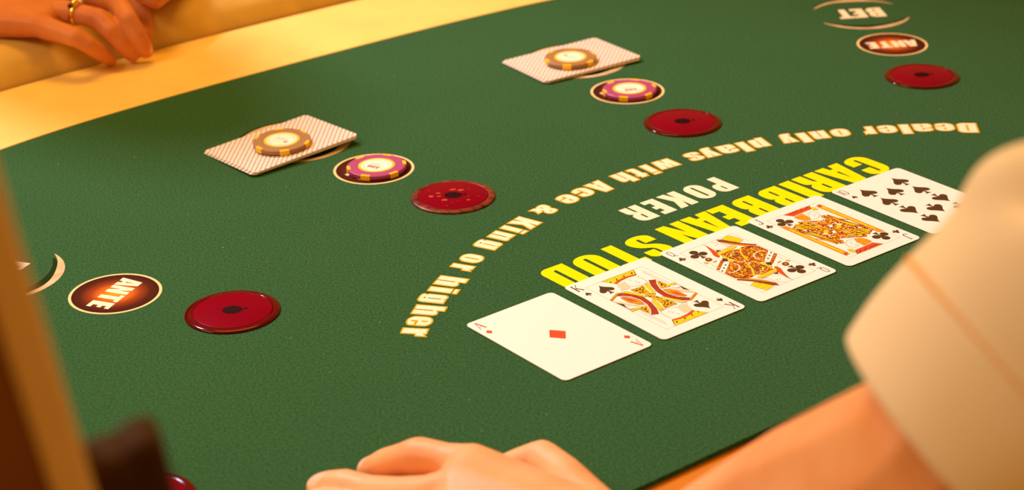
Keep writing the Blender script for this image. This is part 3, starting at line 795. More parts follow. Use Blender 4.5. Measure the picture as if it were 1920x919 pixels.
def back_material():
    m = bpy.data.materials.new('card_back_lattice'); m.use_nodes = True
    nt = m.node_tree; b = nt.nodes['Principled BSDF']; b.inputs['Roughness'].default_value = 0.4
    tc = nt.nodes.new('ShaderNodeTexCoord'); sp = nt.nodes.new('ShaderNodeSeparateXYZ')
    nt.links.new(tc.outputs['Object'], sp.inputs[0])
    def M(op, a, bb=None):
        n = nt.nodes.new('ShaderNodeMath'); n.operation = op
        for i, v in enumerate((a, bb)):
            if v is None: continue
            if isinstance(v, (int, float)): n.inputs[i].default_value = v
            else: nt.links.new(v, n.inputs[i])
        return n.outputs[0]
    k = math.pi / 0.00216
    cx = M('COSINE', M('MULTIPLY', sp.outputs[0], k)); cy = M('COSINE', M('MULTIPLY', sp.outputs[1], k))
    dots = M('GREATER_THAN', M('MULTIPLY', cx, cy), 0.26)
    small = M('LESS_THAN', M('MULTIPLY', cx, cy), -0.86)
    m1 = nt.nodes.new('ShaderNodeMix'); m1.data_type = 'RGBA'; m1.inputs[6].default_value = rgb(255, 242, 226); m1.inputs[7].default_value = rgb(222, 160, 138)
    nt.links.new(small, m1.inputs[0])
    m2 = nt.nodes.new('ShaderNodeMix'); m2.data_type = 'RGBA'; m2.inputs[7].default_value = rgb(104, 82, 76)
    nt.links.new(m1.outputs[2], m2.inputs[6]); nt.links.new(dots, m2.inputs[0])
    nt.links.new(m2.outputs[2], b.inputs['Base Color'])
    return m


_mb = MB(); add_slab(_mb, CARD_LOOP, 0.0, 0.28, 0, 1)
BACK_ME = _mb.mesh('face_down_card'); BACK_ME.materials.append(back_material()); BACK_ME.materials.append(CARD_W)


def back_stack(x, y, th, a, bt, ct, where, seed):
    """five face-down cards; (x, y) is the left corner, th the long side"""
    rd = random.Random(seed)
    e = Vector((math.cos(th), math.sin(th))); g = Vector((math.sin(th), -math.cos(th)))
    names = ['bottom', 'second lowest', 'middle', 'second highest', 'top']
    for k in range(5):
        f = k / 4.0
        j = 1.0 - f
        cc = Vector((x, y)) + e * (44 - j * rd.uniform(0.2, 2.4)) + g * (31.5 + j * rd.uniform(-.8, .8))
        b_, c_ = bt * (.8 + .2 * f), ct * (.8 + .2 * f)
        n = Vector((e.x, e.y, b_)); n2 = Vector((-g.x, -g.y, -c_))
        Z = n.cross(n2).normalized(); Y = n.normalized(); X = Y.cross(Z)
        R = Matrix((X, Y, Z)).transposed()
        if k < 4: R = Matrix.Rotation(rd.uniform(-.02, .02), 3, 'Z') @ R
        o = bpy.data.objects.new('face_down_card', BACK_ME); COL.objects.link(o)
        z = .2 + k * .3 + 44 * b_ + 31.5 * c_
        o.location = mm(cc.x, cc.y, z); o.rotation_euler = R.to_euler()
        lab = ('%s card of the face-down pile under the tan chip %s' % (names[k], where))
        tag(o, lab, 'card', 'face-down player cards ' + where)


back_stack(-212.1, 1224.6, .7107, 1.5, .0356, .0253, 'at left', 3)
back_stack(-2.9, 1395.2, .5583, 1.5, .0126, .0174, 'at top centre', 8)

# ------------------------------------------------------------------ chips
CHIP_T = mat('chip_tan', rgb(158, 120, 72), rough=0.5, spec=0.4, var=0.08, vscale=200)
CHIP_P = mat('chip_purple', rgb(166, 64, 116), rough=0.45, spec=0.4, var=0.06, vscale=200)
CHIP_Y = mat('chip_yellow_insert', rgb(252, 200, 24), rough=0.5)
CHIP_L = mat('chip_label', rgb(252, 246, 220), rough=0.35)
CHIP_K1 = mat('chip_label_red', rgb(150, 60, 50), rough=0.5)
CHIP_K2 = mat('chip_label_grey', rgb(140, 130, 110), rough=0.5)


def chip(x, y, z, rot, body, label, name, digits=None, tilt=None, trot=0.0):
    root = empty(name, mm(x, y, z), 0); tag(root, label, 'chip', 'casino chips on the felt')
    if tilt: root.rotation_euler = tilt
    mb = MB(); lathe(mb, [(0.1, 0), (19.3, 0), (19.9, .45), (20, .8), (20, 2.5), (19.9, 2.9), (19.3, 3.3), (13.4, 3.3), (13.2, 3.15), (.1, 3.15)], 72)
    link('chip_body', mb.mesh('chip_body', False), body, root)
    mb = MB()
    a = [math.radians(-9.6 + 19.2 * i / 8) for i in range(9)]
    lp = [(20.12 * math.cos(t), 20.12 * math.sin(t)) for t in a] + [(17.9 * math.cos(t), 17.9 * math.sin(t)) for t in reversed(a)]
    add_slab(mb, lp, -0.0 + .02, 3.36)
    me = mb.mesh('edge_insert'); me.materials.append(CHIP_Y)
    for k in range(6):
        o = bpy.data.objects.new('edge_insert', me); COL.objects.link(o); o.parent = root
        o.rotation_euler = (0, 0, math.radians(rot + 60 * k))
    mb = MB(); lathe(mb, [(12.4, 3.16), (12.4, 3.32), (10.6, 3.34)], 64)
    link('label_ring', mb.mesh('label_ring'), CHIP_Y, root)
    mb = MB(); lathe(mb, [(10.7, 3.17), (10.7, 3.33), (.1, 3.34)], 64)
    lab = link('chip_label', mb.mesh('chip_label'), CHIP_L, root)
    mb = MB(); u = Vector((math.cos(trot + math.pi / 2), math.sin(trot + math.pi / 2))); r = Vector((u.y, -u.x)); fr = frame2((0, 0), r, u)
    if digits:
        for i, ch in enumerate(digits): put_glyph(mb, ch, -4.4 + i * 3.1, -1.8 + i * 3.1, 1.6, 4.0, fr, 3.36, 0)
    else:
        add_ribbon(mb, [(-6.4, 2.2), (-4.8, 3.4), (-3.4, 1.6)], .9, 3.36, 0, fr); add_ribbon(mb, [(-6.2, .6), (-4.6, 1.6), (-3.2, .2)], .8, 3.36, 0, fr)
    add_ribbon(mb, [(-3.6, -2.0), (-1.6, -.6), (.4, -2.6), (2.4, -.8), (4.2, -2.2), (5.6, -1.0)], .4, 3.36, 1, fr)
    add_ribbon(mb, [(-1.2, .8), (.6, -1.2), (2.2, 1.2), (3.6, -.6)], .4, 3.362, 1, fr)
    for a0, a1 in ((20, 75), (110, 160), (215, 330)):
        pts = [(8.9 * math.cos(math.radians(t)), 8.9 * math.sin(math.radians(t))) for t in range(a0, a1, 6)]
        for i in range(0, len(pts) - 1, 2): add_ribbon(mb, pts[i:i + 2], .6, 3.36, 1, fr)
    link('label_print', mb.mesh('label_print'), [CHIP_K1, CHIP_K2], lab)
    return root


chip(-157.0, 1224.0, 5.3, -79, CHIP_T, 'tan chip with yellow edge marks on the left face-down pile', 'tan_chip', None, (0.043, -0.010, 0), 2.6)
chip(49.7, 1384.0, 3.9, -100, CHIP_T, 'tan chip with yellow edge marks on the top-centre face-down pile', 'tan_chip', None, (0.02, 0.0, 0), -.4)
chip(-89.6, 1183.6, 0.22, -110, CHIP_P, 'purple chip with yellow edge marks on the left ANTE spot', 'purple_chip', '500', None, math.pi - .55)
chip(90.6, 1318.5, 0.22, -107, CHIP_P, 'purple chip with yellow edge marks on the top-centre ANTE spot', 'purple_chip', '500', None, math.pi + .2)

# ------------------------------------------------------------------ people
ICO = None


def ico_pts():
    global ICO
    if ICO is None:
        b = bmesh.new(); bmesh.ops.create_icosphere(b, subdivisions=2, radius=1.0)
        ICO = [v.co.copy() for v in b.verts]; b.free()
    return ICO


def hull(bm, balls):
    """convex hull of spheres (centre mm, radius mm or (rx,ry,rz))"""
    vs = []
    for c, r in balls:
        rr = Vector(r) if isinstance(r, (tuple, list)) else Vector((r, r, r))
        for p in ico_pts(): vs.append(bm.verts.new(Vector(c) + Vector((p.x * rr.x, p.y * rr.y, p.z * rr.z))))
    res = bmesh.ops.convex_hull(bm, input=vs, use_existing_faces=False)
    dead = [g for g in res['geom_interior'] if isinstance(g, bmesh.types.BMVert)]
    bmesh.ops.delete(bm, geom=dead, context='VERTS')


def chain(bm, pts):
    for (a, ra), (b, rb) in zip(pts, pts[1:]): hull(bm, [(a, ra), (b, rb)])


def organic(name, bm, voxel, smooth_it=8, fac=0.5):
    """fuse overlapping volumes into one smooth continuous skin; returns a mesh in metres (table frame)"""
    for v in bm.verts: v.co /= 1000.0
    me = bpy.data.meshes.new(name); bm.to_mesh(me); bm.free()
    o = bpy.data.objects.new('tmp', me); COL.objects.link(o)
    r = o.modifiers.new('r', 'REMESH'); r.mode = 'VOXEL'; r.voxel_size = voxel / 1000.0; r.adaptivity = 0
    s = o.modifiers.new('s', 'SMOOTH'); s.iterations = smooth_it; s.factor = fac
    dg = bpy.context.evaluated_depsgraph_get(); dg.update()
    out = bpy.data.meshes.new_from_object(o.evaluated_get(dg))
    bpy.data.objects.remove(o, do_unlink=True); bpy.data.meshes.remove(me)
    out.name = name
    out.polygons.foreach_set('use_smooth', [True] * len(out.polygons))
    return out


def skin_material(name, c1, c2, spots):
    m = mat(name, c1, rough=0.48, spec=0.35, sss=0.12, col2=c2, vscale=28, bump=0.25, bscale=700)
    return m


def mark_nails(me, nails):
    """second material slot where the finger nails are: (point mm, normal, radius)"""
    for p in me.polygons:
        c = p.center * 1000
        for q, n, r in nails:
            if (c - q).length < r and p.normal.dot(n) > 0.35: p.material_index = 1


def join_meshes(name, parts):
    b = bmesh.new()
    for me in parts: b.from_mesh(me)
    out = bpy.data.meshes.new(name); b.to_mesh(out); b.free()
    out.polygons.foreach_set('use_smooth', [True] * len(out.polygons))
    return out


def head_mesh(name, c, yaw, skin_bm_voxel=3.0):
    """head with face, ears and neck; c = centre of the head (mm)"""
    bm = bmesh.new(); R = Matrix.Rotation(yaw, 3, 'Z')
    W = lambda x, y, z: Vector(c) + R @ Vector((x, y, z))      # local +x is the facing direction
    hull(bm, [(W(-12, 0, 30), 78), (W(20, 0, 25), 66)])
    hull(bm, [(W(25, 0, 10), 60), (W(52, 0, -78), 24), (W(10, 30, -60), 26), (W(10, -30, -60), 26)])
    hull(bm, [(W(82, 0, 8), 6), (W(100, 0, -24), 9), (W(84, 9, -28), 6), (W(84, -9, -28), 6)])
    hull(bm, [(W(80, 18, -56), 6), (W(80, -18, -56), 6), (W(86, 0, -54), 6)])
    hull(bm, [(W(76, 24, 22), 9), (W(84, 0, 20), 8), (W(76, -24, 22), 9)])
    for s in (1, -1):
        hull(bm, [(W(-8, s * 76, 8), (14, 7, 22)), (W(-4, s * 72, -16), 8)])
    chain(bm, [(W(-8, 0, -60), 54), (W(-22, 0, -130), 56), (W(-30, 0, -190), 70)])
    return organic(name, bm, skin_bm_voxel, 10), W


def eyes_hair(parent, W, hair_mat, tagname):
    for s in (1, -1):
        mb = MB(); p = W(67, s * 29, 4)
        b = bmesh.new(); bmesh.ops.create_uvsphere(b, u_segments=16, v_segments=10, radius=.012)
        me = bpy.data.meshes.new('eye'); b.to_mesh(me); b.free()
        o = link('eye', me, EYE, None, mm(*p)); adopt(o, parent)
    bm = bmesh.new()
    hull(bm, [(W(-22, 0, 42), 84), (W(12, 0, 62), 66)])
    hull(bm, [(W(-40, 40, 0), 52), (W(-40, -40, 0), 52), (W(-50, 0, -70), 50)])
    me = organic('hair', bm, 5, 6)
    o = link('hair', me, hair_mat, None, (0, 0, TZ)); adopt(o, parent)


EYE = mat('eye', rgb(70, 50, 36), rough=0.1)
HAIR1 = mat('hair_dark', rgb(48, 30, 18), rough=0.5, var=0.4, vscale=90)
SKIN_D = skin_material('skin_dealer', rgb(244, 184, 130), rgb(236, 162, 104), None)
SKIN_P = skin_material('skin_player', rgb(216, 140, 84), rgb(196, 116, 62), None)
NAIL = mat('finger_nail', rgb(250, 200, 170), rough=0.25, spec=0.5)
NAIL_P = mat('finger_nail_tan', rgb(232, 158, 108), rough=0.25, spec=0.5)
SHIRT_D = mat('cream_shirt', rgb(254, 244, 216), rough=0.85, spec=0.15, var=0.06, vscale=20, bump=0.25, bscale=1100, sheen=0.2)
SEAM = mat('shirt_seam', rgb(240, 184, 100), rough=0.9)
SHIRT_P = mat('dark_shirt', rgb(60, 44, 40), rough=0.9, var=0.2, vscale=20)

def relaxed_hand(bm, W, d, r, k=1.0):
    """palm-down relaxed hand: W wrist, d pointing direction, r direction of the thumb side"""
    up = Vector((0, 0, 1)); d = d.normalized(); r = r.normalized()
    P = lambda a, b, c: W + d * a * k + r * b * k + up * c * k
    hull(bm, [(W, 17 * k), (P(78, 24, 2), 11 * k), (P(80, 8, 4), 11.5 * k)])
    hull(bm, [(W, 17 * k), (P(80, 8, 4), 11.5 * k), (P(76, -11, 2), 11 * k)])
    hull(bm, [(W, 17 * k), (P(76, -11, 2), 11 * k), (P(68, -28, -3), 10 * k)])
    for b, a, L, s in ((25, 78, (40, 24, 20), 3), (8, 80, (44, 27, 21), 0), (-11, 76, (41, 25, 20), -3), (-28, 68, (32, 19, 17), -6)):
        q = [(P(a, b, 2), 10 * k)]; x = a; h = 2
        for L_, dz, rr in zip(L, (2, -9, -9), (9, 8.2, 6.6)):
            x += L_; h += dz; q.append((P(x, b + s * (x - a) / 40, h), rr * k))
        chain(bm, q)
    chain(bm, [(P(14, 14, -4), 14 * k), (P(44, 38, -6), 11.5 * k), (P(68, 50, -9), 9.6 * k), (P(90, 54, -12), 7.6 * k)])


# ---- the dealer: left arm reaching over the table edge, seated at lower right
bm = bmesh.new()
WR = at(1222, 1052, 32)
iM, mM, rM, pM = at(884, 877, 32), at(862, 920, 31), at(858, 966, 28), at(868, 1008, 22)
# palm
hull(bm, [(iM, 11.5), (mM, 12), (WR + Vector((-2, 10, 0)), 15), (WR, 17)])
hull(bm, [(mM, 12), (rM, 11.5), (WR, 18)])
hull(bm, [(rM, 11.5), (pM, 10.5), (WR + Vector((0, -14, -3)), 16), (WR, 18)])
hull(bm, [(iM + Vector((8, -4, -10)), 10), (pM + Vector((8, 2, -8)), 9), (WR + Vector((-18, 0, -9)), 13)])
# index, arched
chain(bm, [(iM, 11), (at(838, 866, 31), 8.8), (at(784, 858, 29), 9.9), (at(760, 862, 25), 8.5), (at(726, 871, 18), 8.2), (at(706, 880, 11), 7.6), (at(693, 882, 8.0), 6.8)])
# middle, nearly straight on the felt
chain(bm, [(mM, 11.5), (at(800, 930, 26), 9.6), (at(742, 932, 19), 9.6), (at(690, 925, 14), 8.7), (at(646, 914, 12), 8.9), (at(616, 914, 9.5), 8.2), (at(601, 916, 8.2), 7.4)])
# ring finger
chain(bm, [(rM, 11), (at(795, 977, 22), 9.4), (at(740, 977, 16), 9.4), (at(685, 966, 12), 8.6), (at(635, 956, 10), 8.3), (at(598, 948, 8.5), 7.4), (at(583, 946, 7.8), 6.8)])
# little finger
chain(bm, [(pM, 10), (at(815, 1025, 16), 8.2), (at(765, 1026, 11), 8.0), (at(715, 1014, 9), 7.2), (at(680, 1004, 7.5), 6.2)])
# thumb: leaves the palm by the wrist, bends at its knuckle and tucks behind the hand
chain(bm, [(WR + Vector((-8, 12, -4)), 15), (at(1096, 938, 23), 11.5), (at(1056, 892, 20), 10.0), (at(1016, 864, 17), 10.2), (at(975, 872, 13), 8.4), (at(944, 880, 10), 7.0)])
hull(bm, [(at(1080, 930, 18), 8), (iM + Vector((22, -6, -8)), 8), (WR + Vector((-10, 12, -4)), 14)])
# forearm and upper arm
E1 = atd(1806, 880, 565)
F1 = WR.lerp(E1, .28); F2 = WR.lerp(E1, .62)
chain(bm, [(WR, 17.5), (WR.lerp(E1, .12), 20), (F1, 25), (F2, 33), (E1, 37)])
C2 = atd(2080, 690, 510)
C4 = Vector((330, 380, 320))
chain(bm, [(E1, 37), (atd(1855, 801, 560), 36), (atd(1929, 748, 546), 36), (atd(2063, 658, 522), 38), (atd(2200, 660, 506), 38), (atd(2340, 670, 500), 40), (C4, 46)])
arm_me = organic('arm', bm, 1.5, 9)
nails = []
for a, b, r in ((at(706, 876, 11), at(693, 882, 8), 7.6), (at(616, 914, 9.5), at(601, 916, 8.2), 8.2), (at(598, 948, 8.5), at(583, 946, 7.8), 7.6)):
    d = (b - a).normalized(); n = (Vector((0, 0, 1)) - d * d.z).normalized(); nails.append((b + n * 6, n, r * .72))
DC = Vector((480, 495, 0))
yaw_d = math.atan2(-TU.y, -TU.x)
bm = bmesh.new()
tr = Vector((-TD.x, -TD.y, 0))
hull(bm, [(DC + tr * 120 + Vector((0, 0, 300)), 62), (DC - tr * 120 + Vector((0, 0, 300)), 62), (DC + tr * 90 + Vector((0, 0, -230)), 95), (DC - tr * 90 + Vector((0, 0, -230)), 95)])
hull(bm, [(C4, 48), (DC - tr * 110 + Vector((0, 0, 310)), 55)])
RS = DC + tr * 190 + Vector((0, 0, 300)); RE = DC + tr * 250 + Vector((-90, 90, 60)); rw = tab(-30, 262); RW = Vector((rw.x, rw.y, 34))
chain(bm, [(DC + tr * 110 + Vector((0, 0, 300)), 58), (RS, 50), (RE, 40)])
torso = organic('torso', bm, 5, 8)
bm = bmesh.new()
chain(bm, [(RE, 39), (RE.lerp(RW, .4), 36), (RW.lerp(RE, .15), 23), (RW, 18)])
relaxed_hand(bm, RW, Vector((-TU.x, -TU.y, -.14)), Vector((TD.x, TD.y, 0)), .93)
rarm = organic('right_arm', bm, 2.0, 7)
hd, Wd = head_mesh('head', (DC.x - TU.x * 30, DC.y - TU.y * 30, 560), yaw_d)
dealer_me = join_meshes('person', [arm_me, torso, rarm, hd])
dealer = link('person', dealer_me, [SKIN_D, NAIL], None, (0, 0, TZ))
mark_nails(dealer_me, nails)
tag(dealer, 'dealer in a cream short-sleeved shirt, left hand resting on the felt', 'person')
eyes_hair(dealer, Wd, HAIR1, 'd')


def loft(mb, rings, closed_end=False, mi=0):
    n = len(rings[0])
    vs = [tuple(p) for r in rings for p in r]
    fs = [[k * n + i, k * n + (i + 1) % n, (k + 1) * n + (i + 1) % n, (k + 1) * n + i] for k in range(len(rings) - 1) for i in range(n)]
    mb.add(vs, fs, mi)


def oring(c, nrm_, ra, rb, ref, n=48, wob=0.0, ph=0.0):
    nrm_ = nrm_.normalized(); x = (ref - nrm_ * ref.dot(nrm_)).normalized(); y = nrm_.cross(x)
    return [c + x * ra * (1 + wob * math.sin(3 * t + ph)) * math.cos(t) + y * rb * (1 + wob * math.sin(3 * t + ph)) * math.sin(t) for t in (2 * math.pi * i / n for i in range(n))]


# sleeve: from the cuff near the elbow up to the shoulder and the shirt body
SP = [((1592, 642), (1998, 1078), 565, 70, 46), ((1602, 626), (2010, 1068), 563, 69, 46.5), ((1648, 562), (2060, 1040), 556, 60, 47), ((1708, 492), (2150, 1004), 545, 45, 49),
      ((1760, 442), (2210, 980), 536, 30, 50), ((1803, 404), (2260, 965), 528, 15, 51), ((1826, 355), (2300, 960), 520, 0, 52), ((1846, 312), (2340, 985), 514, 0, 53),
      ((1886, 280), (2385, 1020), 508, 0, 55), ((1960, 262), (2440, 1040), 500, 0, 57), ((2120, 235), (2560, 1080), 490, 0, 60)]


def sleeve_ring(P, Q, Z, bul, dep, n=56, grow=1.0):
    p, q = atd(*P, Z), atd(*Q, Z)
    c = (p + q) / 2; A = (q - p) / 2
    im = Vector((Q[0] - P[0], Q[1] - P[1])).normalized()
    low = (RGT * (-im.y) - UPV * im.x)               # image direction towards the lower left
    B = low * (bul * Z / F_PX) - FWD * dep
    return [c + (A * math.cos(t) + B * math.sin(t)) * grow for t in (2 * math.pi * i / n for i in range(n))]


rings = [sleeve_ring(*r) for r in SP]
# soft wrinkles and one deep fold in the cloth
for k, r in enumerate(rings):
    if k < 2: continue
    ctr = sum(r, Vector()) / len(r)
    for i in range(len(r)):
        v = r[i] - ctr; t = 2 * math.pi * i / 56
        g = 1 + 0.022 * noise.noise(Vector((k * .55, math.cos(t) * 1.6, math.sin(t) * 1.6)))
        fold = math.exp(-((t - 2.68) / .27) ** 2) * {6: .06, 7: .20, 8: .34, 9: .34, 10: .25}.get(k, 0)
        r[i] = ctr + v * (g - fold)
_ctr = sum(rings[3], Vector()) / 56
SEAM_RING = [_ctr + (q - _ctr) * 1.022 for q in rings[3]]
cc_ = Vector((345, 400, 305))
ref_ = rings[-1][0] - rings[-1][28]
rings.append(oring(cc_, Vector((.9, .3, .1)), 72, 78, ref_, 56))
rings.append(oring(DC - tr * 60 + Vector((0, 0, 290)), tr.copy(), 72, 90, ref_, 56))
if True:
    # keep the winding of the last two rings like the others
    def twist(r, prev):
        best = min(((sum((r[(s * k + j) % 56] - prev[k]).length for k in range(0, 56, 4)), s, j) for s in (1, -1) for j in range(0, 56, 2)), key=lambda x: x[0])
        return [r[(best[1] * k + best[2]) % 56] for k in range(56)]
    rings[-2] = twist(rings[-2], rings[-3]); rings[-1] = twist(rings[-1], rings[-2])
mb = MB(); loft(mb, rings)
sl = wobj('shirt_sleeve', mb, SHIRT_D, dealer, True)
md = sl.modifiers.new('thickness', 'SOLIDIFY'); md.thickness = 0.0016; md.offset = -1
md = sl.modifiers.new('smooth', 'SUBSURF'); md.levels = 2; md.render_levels = 2
sl['label'] = 'cream short sleeve, out of focus'
mb = MB(); nn = len(SEAM_RING); tube = []
for i in range(nn):
    pp = SEAM_RING[i]; tg = (SEAM_RING[(i + 1) % nn] - SEAM_RING[i - 1]).normalized(); ctr = sum(SEAM_RING, Vector()) / nn
    n1 = (pp - ctr); n1 = (n1 - tg * n1.dot(tg)).normalized(); n2 = tg.cross(n1)
    tube.append([pp + n1 * .9 * math.cos(t) + n2 * 1.1 * math.sin(t) for t in (2 * math.pi * k / 8 for k in range(8))])
loft(mb, tube + [tube[0]])
wobj('seam', mb, SEAM, sl, True)['label'] = 'amber stitched seam'
bm = bmesh.new()
hull(bm, [(DC + tr * 125 + Vector((0, 0, 300)), 72), (DC - tr * 125 + Vector((0, 0, 300)), 72), (DC + tr * 92 + Vector((0, 0, -230)), 106), (DC - tr * 92 + Vector((0, 0, -230)), 106)])
chain(bm, [(DC + tr * 110 + Vector((0, 0, 300)), 66), (RS, 58), (RS.lerp(RE, .8), 54)])
hull(bm, [(C4, 60), (DC - tr * 110 + Vector((0, 0, 310)), 68)])
o = link('shirt_body', organic('shirt_body', bm, 6, 8), SHIRT_D, None, (0, 0, TZ)); adopt(o, dealer)

# ---- the player: both arms folded on the padded rail
def T3(t, s, z):
    p = tab(t, s); return Vector((p.x, p.y, z))


def atp(x, y, z): return at(x, y, z * 0.82)


bm = bmesh.new()
W1 = atp(-48, 22, 50)
mI, mMi, mR, mP = atp(165, -32, 52), atp(128, -12, 54), atp(98, 16, 52), atp(74, 48, 46)
hull(bm, [(mI, 9.5), (mMi, 10), (W1 + Vector((0, 14, 0)), 15), (W1, 17)])
hull(bm, [(mMi, 10), (mR, 10), (W1, 17)])
hull(bm, [(mR, 10), (mP, 9.5), (W1, 17), (W1 + Vector((0, -12, -4)), 14)])
hull(bm, [(mP + Vector((-16, 10, -4)), 9), (mI + Vector((-14, 0, -10)), 9), (W1 + Vector((10, 0, -8)), 13)])
chain(bm, [(mP, 10.2), (atp(90, 54, 45), 9.6), (atp(112, 61, 43), 8.6), (atp(141, 70, 41), 8.2), (atp(163, 83, 34), 7.0), (atp(182, 95, 23), 6.8), (atp(201, 109, 11), 6.0), (atp(207, 113, 7.5), 5.4)])
chain(bm, [(mR, 9.8), (atp(145, 26, 50), 8.4), (atp(186, 36, 47), 8.8), (atp(207, 58, 38), 7.8), (atp(226, 79, 26), 7.6), (atp(243, 98, 13), 6.6), (atp(248, 104, 9), 5.8)])
chain(bm, [(mMi, 9.8), (atp(172, -8, 56), 8.6), (atp(220, 6, 55), 9.2), (atp(239, 36, 46), 8.2), (atp(255, 63, 32), 7.9), (atp(270, 89, 17), 6.9), (atp(274, 97, 12), 6.0)])
chain(bm, [(mI, 9.4), (atp(212, -30, 50), 8.2), (atp(250, -14, 42), 8.2), (atp(265, 16, 32), 7.0), (atp(271, 40, 24), 6.8), (atp(274, 60, 19), 6.0), (atp(275, 67, 17), 5.4)])
# thumb along the inside
chain(bm, [(W1 + Vector((10, 20, -6)), 13), (atp(90, -70, 44), 10), (atp(150, -75, 42), 9), (atp(195, -70, 40), 7.5)])
EL = T3(545, -655, 58); SH = T3(512, -900, 300)
chain(bm, [(W1, 17), (W1.lerp(EL, .2), 22), (W1.lerp(EL, .6), 36), (EL, 38)])
right_me = organic('right_arm', bm, 1.3, 7)
nailsP = []
for a, b, r in ((atp(201, 109, 11), atp(207, 113, 7.5), 5.6), (atp(243, 98, 13), atp(248, 104, 9), 6.2), (atp(270, 89, 17), atp(274, 97, 12), 6.2)):
    d = (b - a).normalized(); n = (Vector((0.1, -.35, 1)) - d * Vector((0.1, -.35, 1)).dot(d)).normalized(); nailsP.append((b - d * 2 + n * 5, n, r * .8))
bm = bmesh.new()
W2 = at(330, -95, 55); kn = at(286, -28, 48)
hull(bm, [(kn, 15), (at(300, -22, 44), 13), (W2, 18), (at(268, -40, 46), 13)])
chain(bm, [(kn, 12), (at(272, -12, 44), 9.5), (at(262, -18, 38), 8.5)])
chain(bm, [(at(300, -20, 44), 12), (at(290, -4, 42), 9.5), (at(276, -6, 37), 8.5)])
chain(bm, [(W2, 16), (at(255, -60, 46), 10), (at(235, -50, 42), 8)])
EL2 = T3(-10, -660, 58)
chain(bm, [(W2, 18), (W2.lerp(EL2, .5), 32), (EL2, 38)])
left_me = organic('left_arm', bm, 1.8, 7)
PC = Vector((*tab(302, -950), 0))
prt = Vector((TD.x, TD.y, 0))
bm = bmesh.new()
hull(bm, [(PC + prt * 130 + Vector((0, 0, 300)), 66), (PC - prt * 130 + Vector((0, 0, 300)), 66), (PC + prt * 95 + Vector((0, 0, -250)), 105), (PC - prt * 95 + Vector((0, 0, -250)), 105)])
chain(bm, [(PC + prt * 130 + Vector((0, 0, 300)), 62), (SH, 52), (EL, 40)])
chain(bm, [(PC - prt * 130 + Vector((0, 0, 300)), 62), (T3(96, -900, 300), 52), (EL2, 40)])
ptorso = organic('torso', bm, 5, 8)
phd, Wp = head_mesh('head', (PC.x + TU.x * 20, PC.y + TU.y * 20, 570), math.atan2(TU.y, TU.x))
player_me = join_meshes('person', [right_me, left_me, ptorso, phd])
player = link('person', player_me, [SKIN_P, NAIL_P], None, (0, 0, TZ))
mark_nails(player_me, nailsP)
tag(player, 'player at upper left resting folded bare hands on the padded rail', 'person')
eyes_hair(player, Wp, HAIR1, 'p')
bm = bmesh.new()
hull(bm, [(PC + prt * 135 + Vector((0, 0, 300)), 76), (PC - prt * 135 + Vector((0, 0, 300)), 76), (PC + prt * 98 + Vector((0, 0, -250)), 116), (PC - prt * 98 + Vector((0, 0, -250)), 116)])
chain(bm, [(PC + prt * 130 + Vector((0, 0, 300)), 70), (SH, 60), (SH.lerp(EL, .85), 52)])
chain(bm, [(PC - prt * 130 + Vector((0, 0, 300)), 70), (T3(96, -900, 300), 60), (T3(96, -900, 300).lerp(EL2, .85), 52)])
o = link('shirt', organic('shirt', bm, 6, 8), SHIRT_P, None, (0, 0, TZ)); adopt(o, player)

# the gold ring on the ring finger: its own thing, worn by the player
GOLD = mat('gold', rgb(255, 214, 110), rough=0.18, metal=1.0)
STONE = mat('dark_stone', rgb(30, 22, 16), rough=0.1, coat=1.0)
GEM = mat('clear_stone', rgb(255, 250, 235), rough=0.05, spec=0.8, coat=1.0)
rp = atp(145, 26, 50); rdir = (atp(186, 36, 47) - mR).normalized()
gr = empty('finger_ring', mm(*rp)); tag(gr, "gold ring with dark and clear stones on the player's finger", 'ring')
mb = MB(); ref = Vector((0, -.3, 1))
prof = [(8.6, -2.0), (9.4, -1.8), (9.8, 0), (9.4, 1.8), (8.6, 2.0), (8.2, 0)]
rings = [oring(rdir * w, rdir, r, r, ref, 40) for r, w in prof]
loft(mb, rings + [rings[0]])
link('band', mb.mesh('band', True), GOLD, gr)
xx = (ref - rdir * ref.dot(rdir)).normalized(); yy = rdir.cross(xx)
for nm, a, w, r, m in (('setting', 0.0, 0, 3.6, GOLD), ('dark_stone', 0.42, -1.6, 2.3, STONE), ('clear_stone', -0.45, 1.2, 2.4, GEM)):
    p = (xx * math.cos(a) + yy * math.sin(a)) * 10.0 + rdir * w
    b = bmesh.new(); bmesh.ops.create_icosphere(b, subdivisions=2, radius=r / 1000)
    me = bpy.data.meshes.new(nm); b.to_mesh(me); b.free()
    me.polygons.foreach_set('use_smooth', [nm == 'setting'] * len(me.polygons))
    link(nm, me, m, gr, p / 1000)

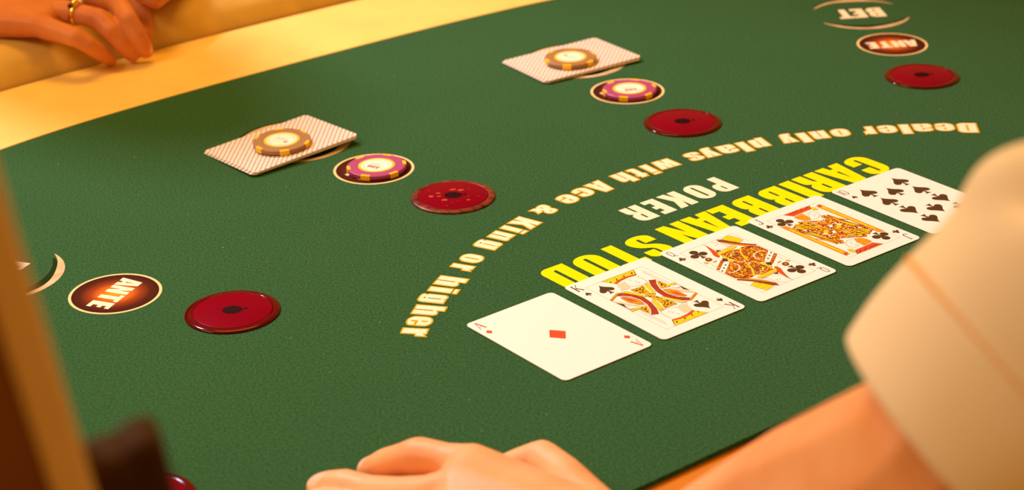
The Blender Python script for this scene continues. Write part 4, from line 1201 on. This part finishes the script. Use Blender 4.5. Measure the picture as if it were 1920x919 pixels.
# ------------------------------------------------------------------ near left: tall dark panel with a tan edge
PANEL = mat('dark_brown_panel', rgb(140, 92, 44), rough=0.6, var=0.35, vscale=10)
PEDGE = mat('tan_panel_edge', rgb(250, 222, 156), rough=0.55, var=0.12, vscale=14)
PBRACE = mat('dark_brace', rgb(66, 38, 16), rough=0.7, var=0.2, vscale=20)
e_top = atd(-6, 330, 362); e_bot = atd(174, 919, 420)
ax = (e_bot - e_top).normalized()
top = e_top - ax * 60; L = (top.z + 758) / -ax.z; bot = top + ax * L
view = (Vector((0, 0, CAM_H)) - e_top.lerp(e_bot, .5)).normalized()
side = ax.cross(view).normalized()
if side.x > 0: side = -side            # towards the left of the photo
nf = side.cross(ax).normalized()
if nf.dot(view) < 0: nf = -nf
pan = empty('leaning_panel', mm(bot.x, bot.y, -760)); tag(pan, 'tall dark brown panel with a tan edge leaning in the blurred near left corner', 'panel')


def prism(name, o0, o1, s0, s1, n0, n1, m, bev=2.0):
    """box running from o0 to o1, spanning s0..s1 along side and n0..n1 along the face normal"""
    mb = MB(); vs = []
    for o in (o0, o1):
        for a, b in ((s0, n0), (s1, n0), (s1, n1), (s0, n1)): vs.append(tuple(o + side * a + nf * b))
    mb.add(vs, [[0, 1, 2, 3], [7, 6, 5, 4], [0, 4, 5, 1], [1, 5, 6, 2], [2, 6, 7, 3], [3, 7, 4, 0]])
    ob = wobj(name, mb, m, pan)
    b = bmesh.new(); b.from_mesh(ob.data); bmesh.ops.recalc_face_normals(b, faces=b.faces); b.to_mesh(ob.data); b.free()
    md = ob.modifiers.new('bevel', 'BEVEL'); md.width = bev / 1000; md.segments = 3
    return ob


prism('panel_board', top, bot, 8.0, 260, -14, 0, PANEL)
prism('edge_strip', top, bot, -0.5, 8.5, -15, 1.2, PEDGE)
b0 = atd(262, 812, 430); b1 = atd(196, 846, 428)
for p_, w in ((b0, 4.6), (b1, 6.0)):
    prism('brace', p_ + ax * 0, p_ + ax * 420, -w, w, -7, 5, PBRACE, 3.0)
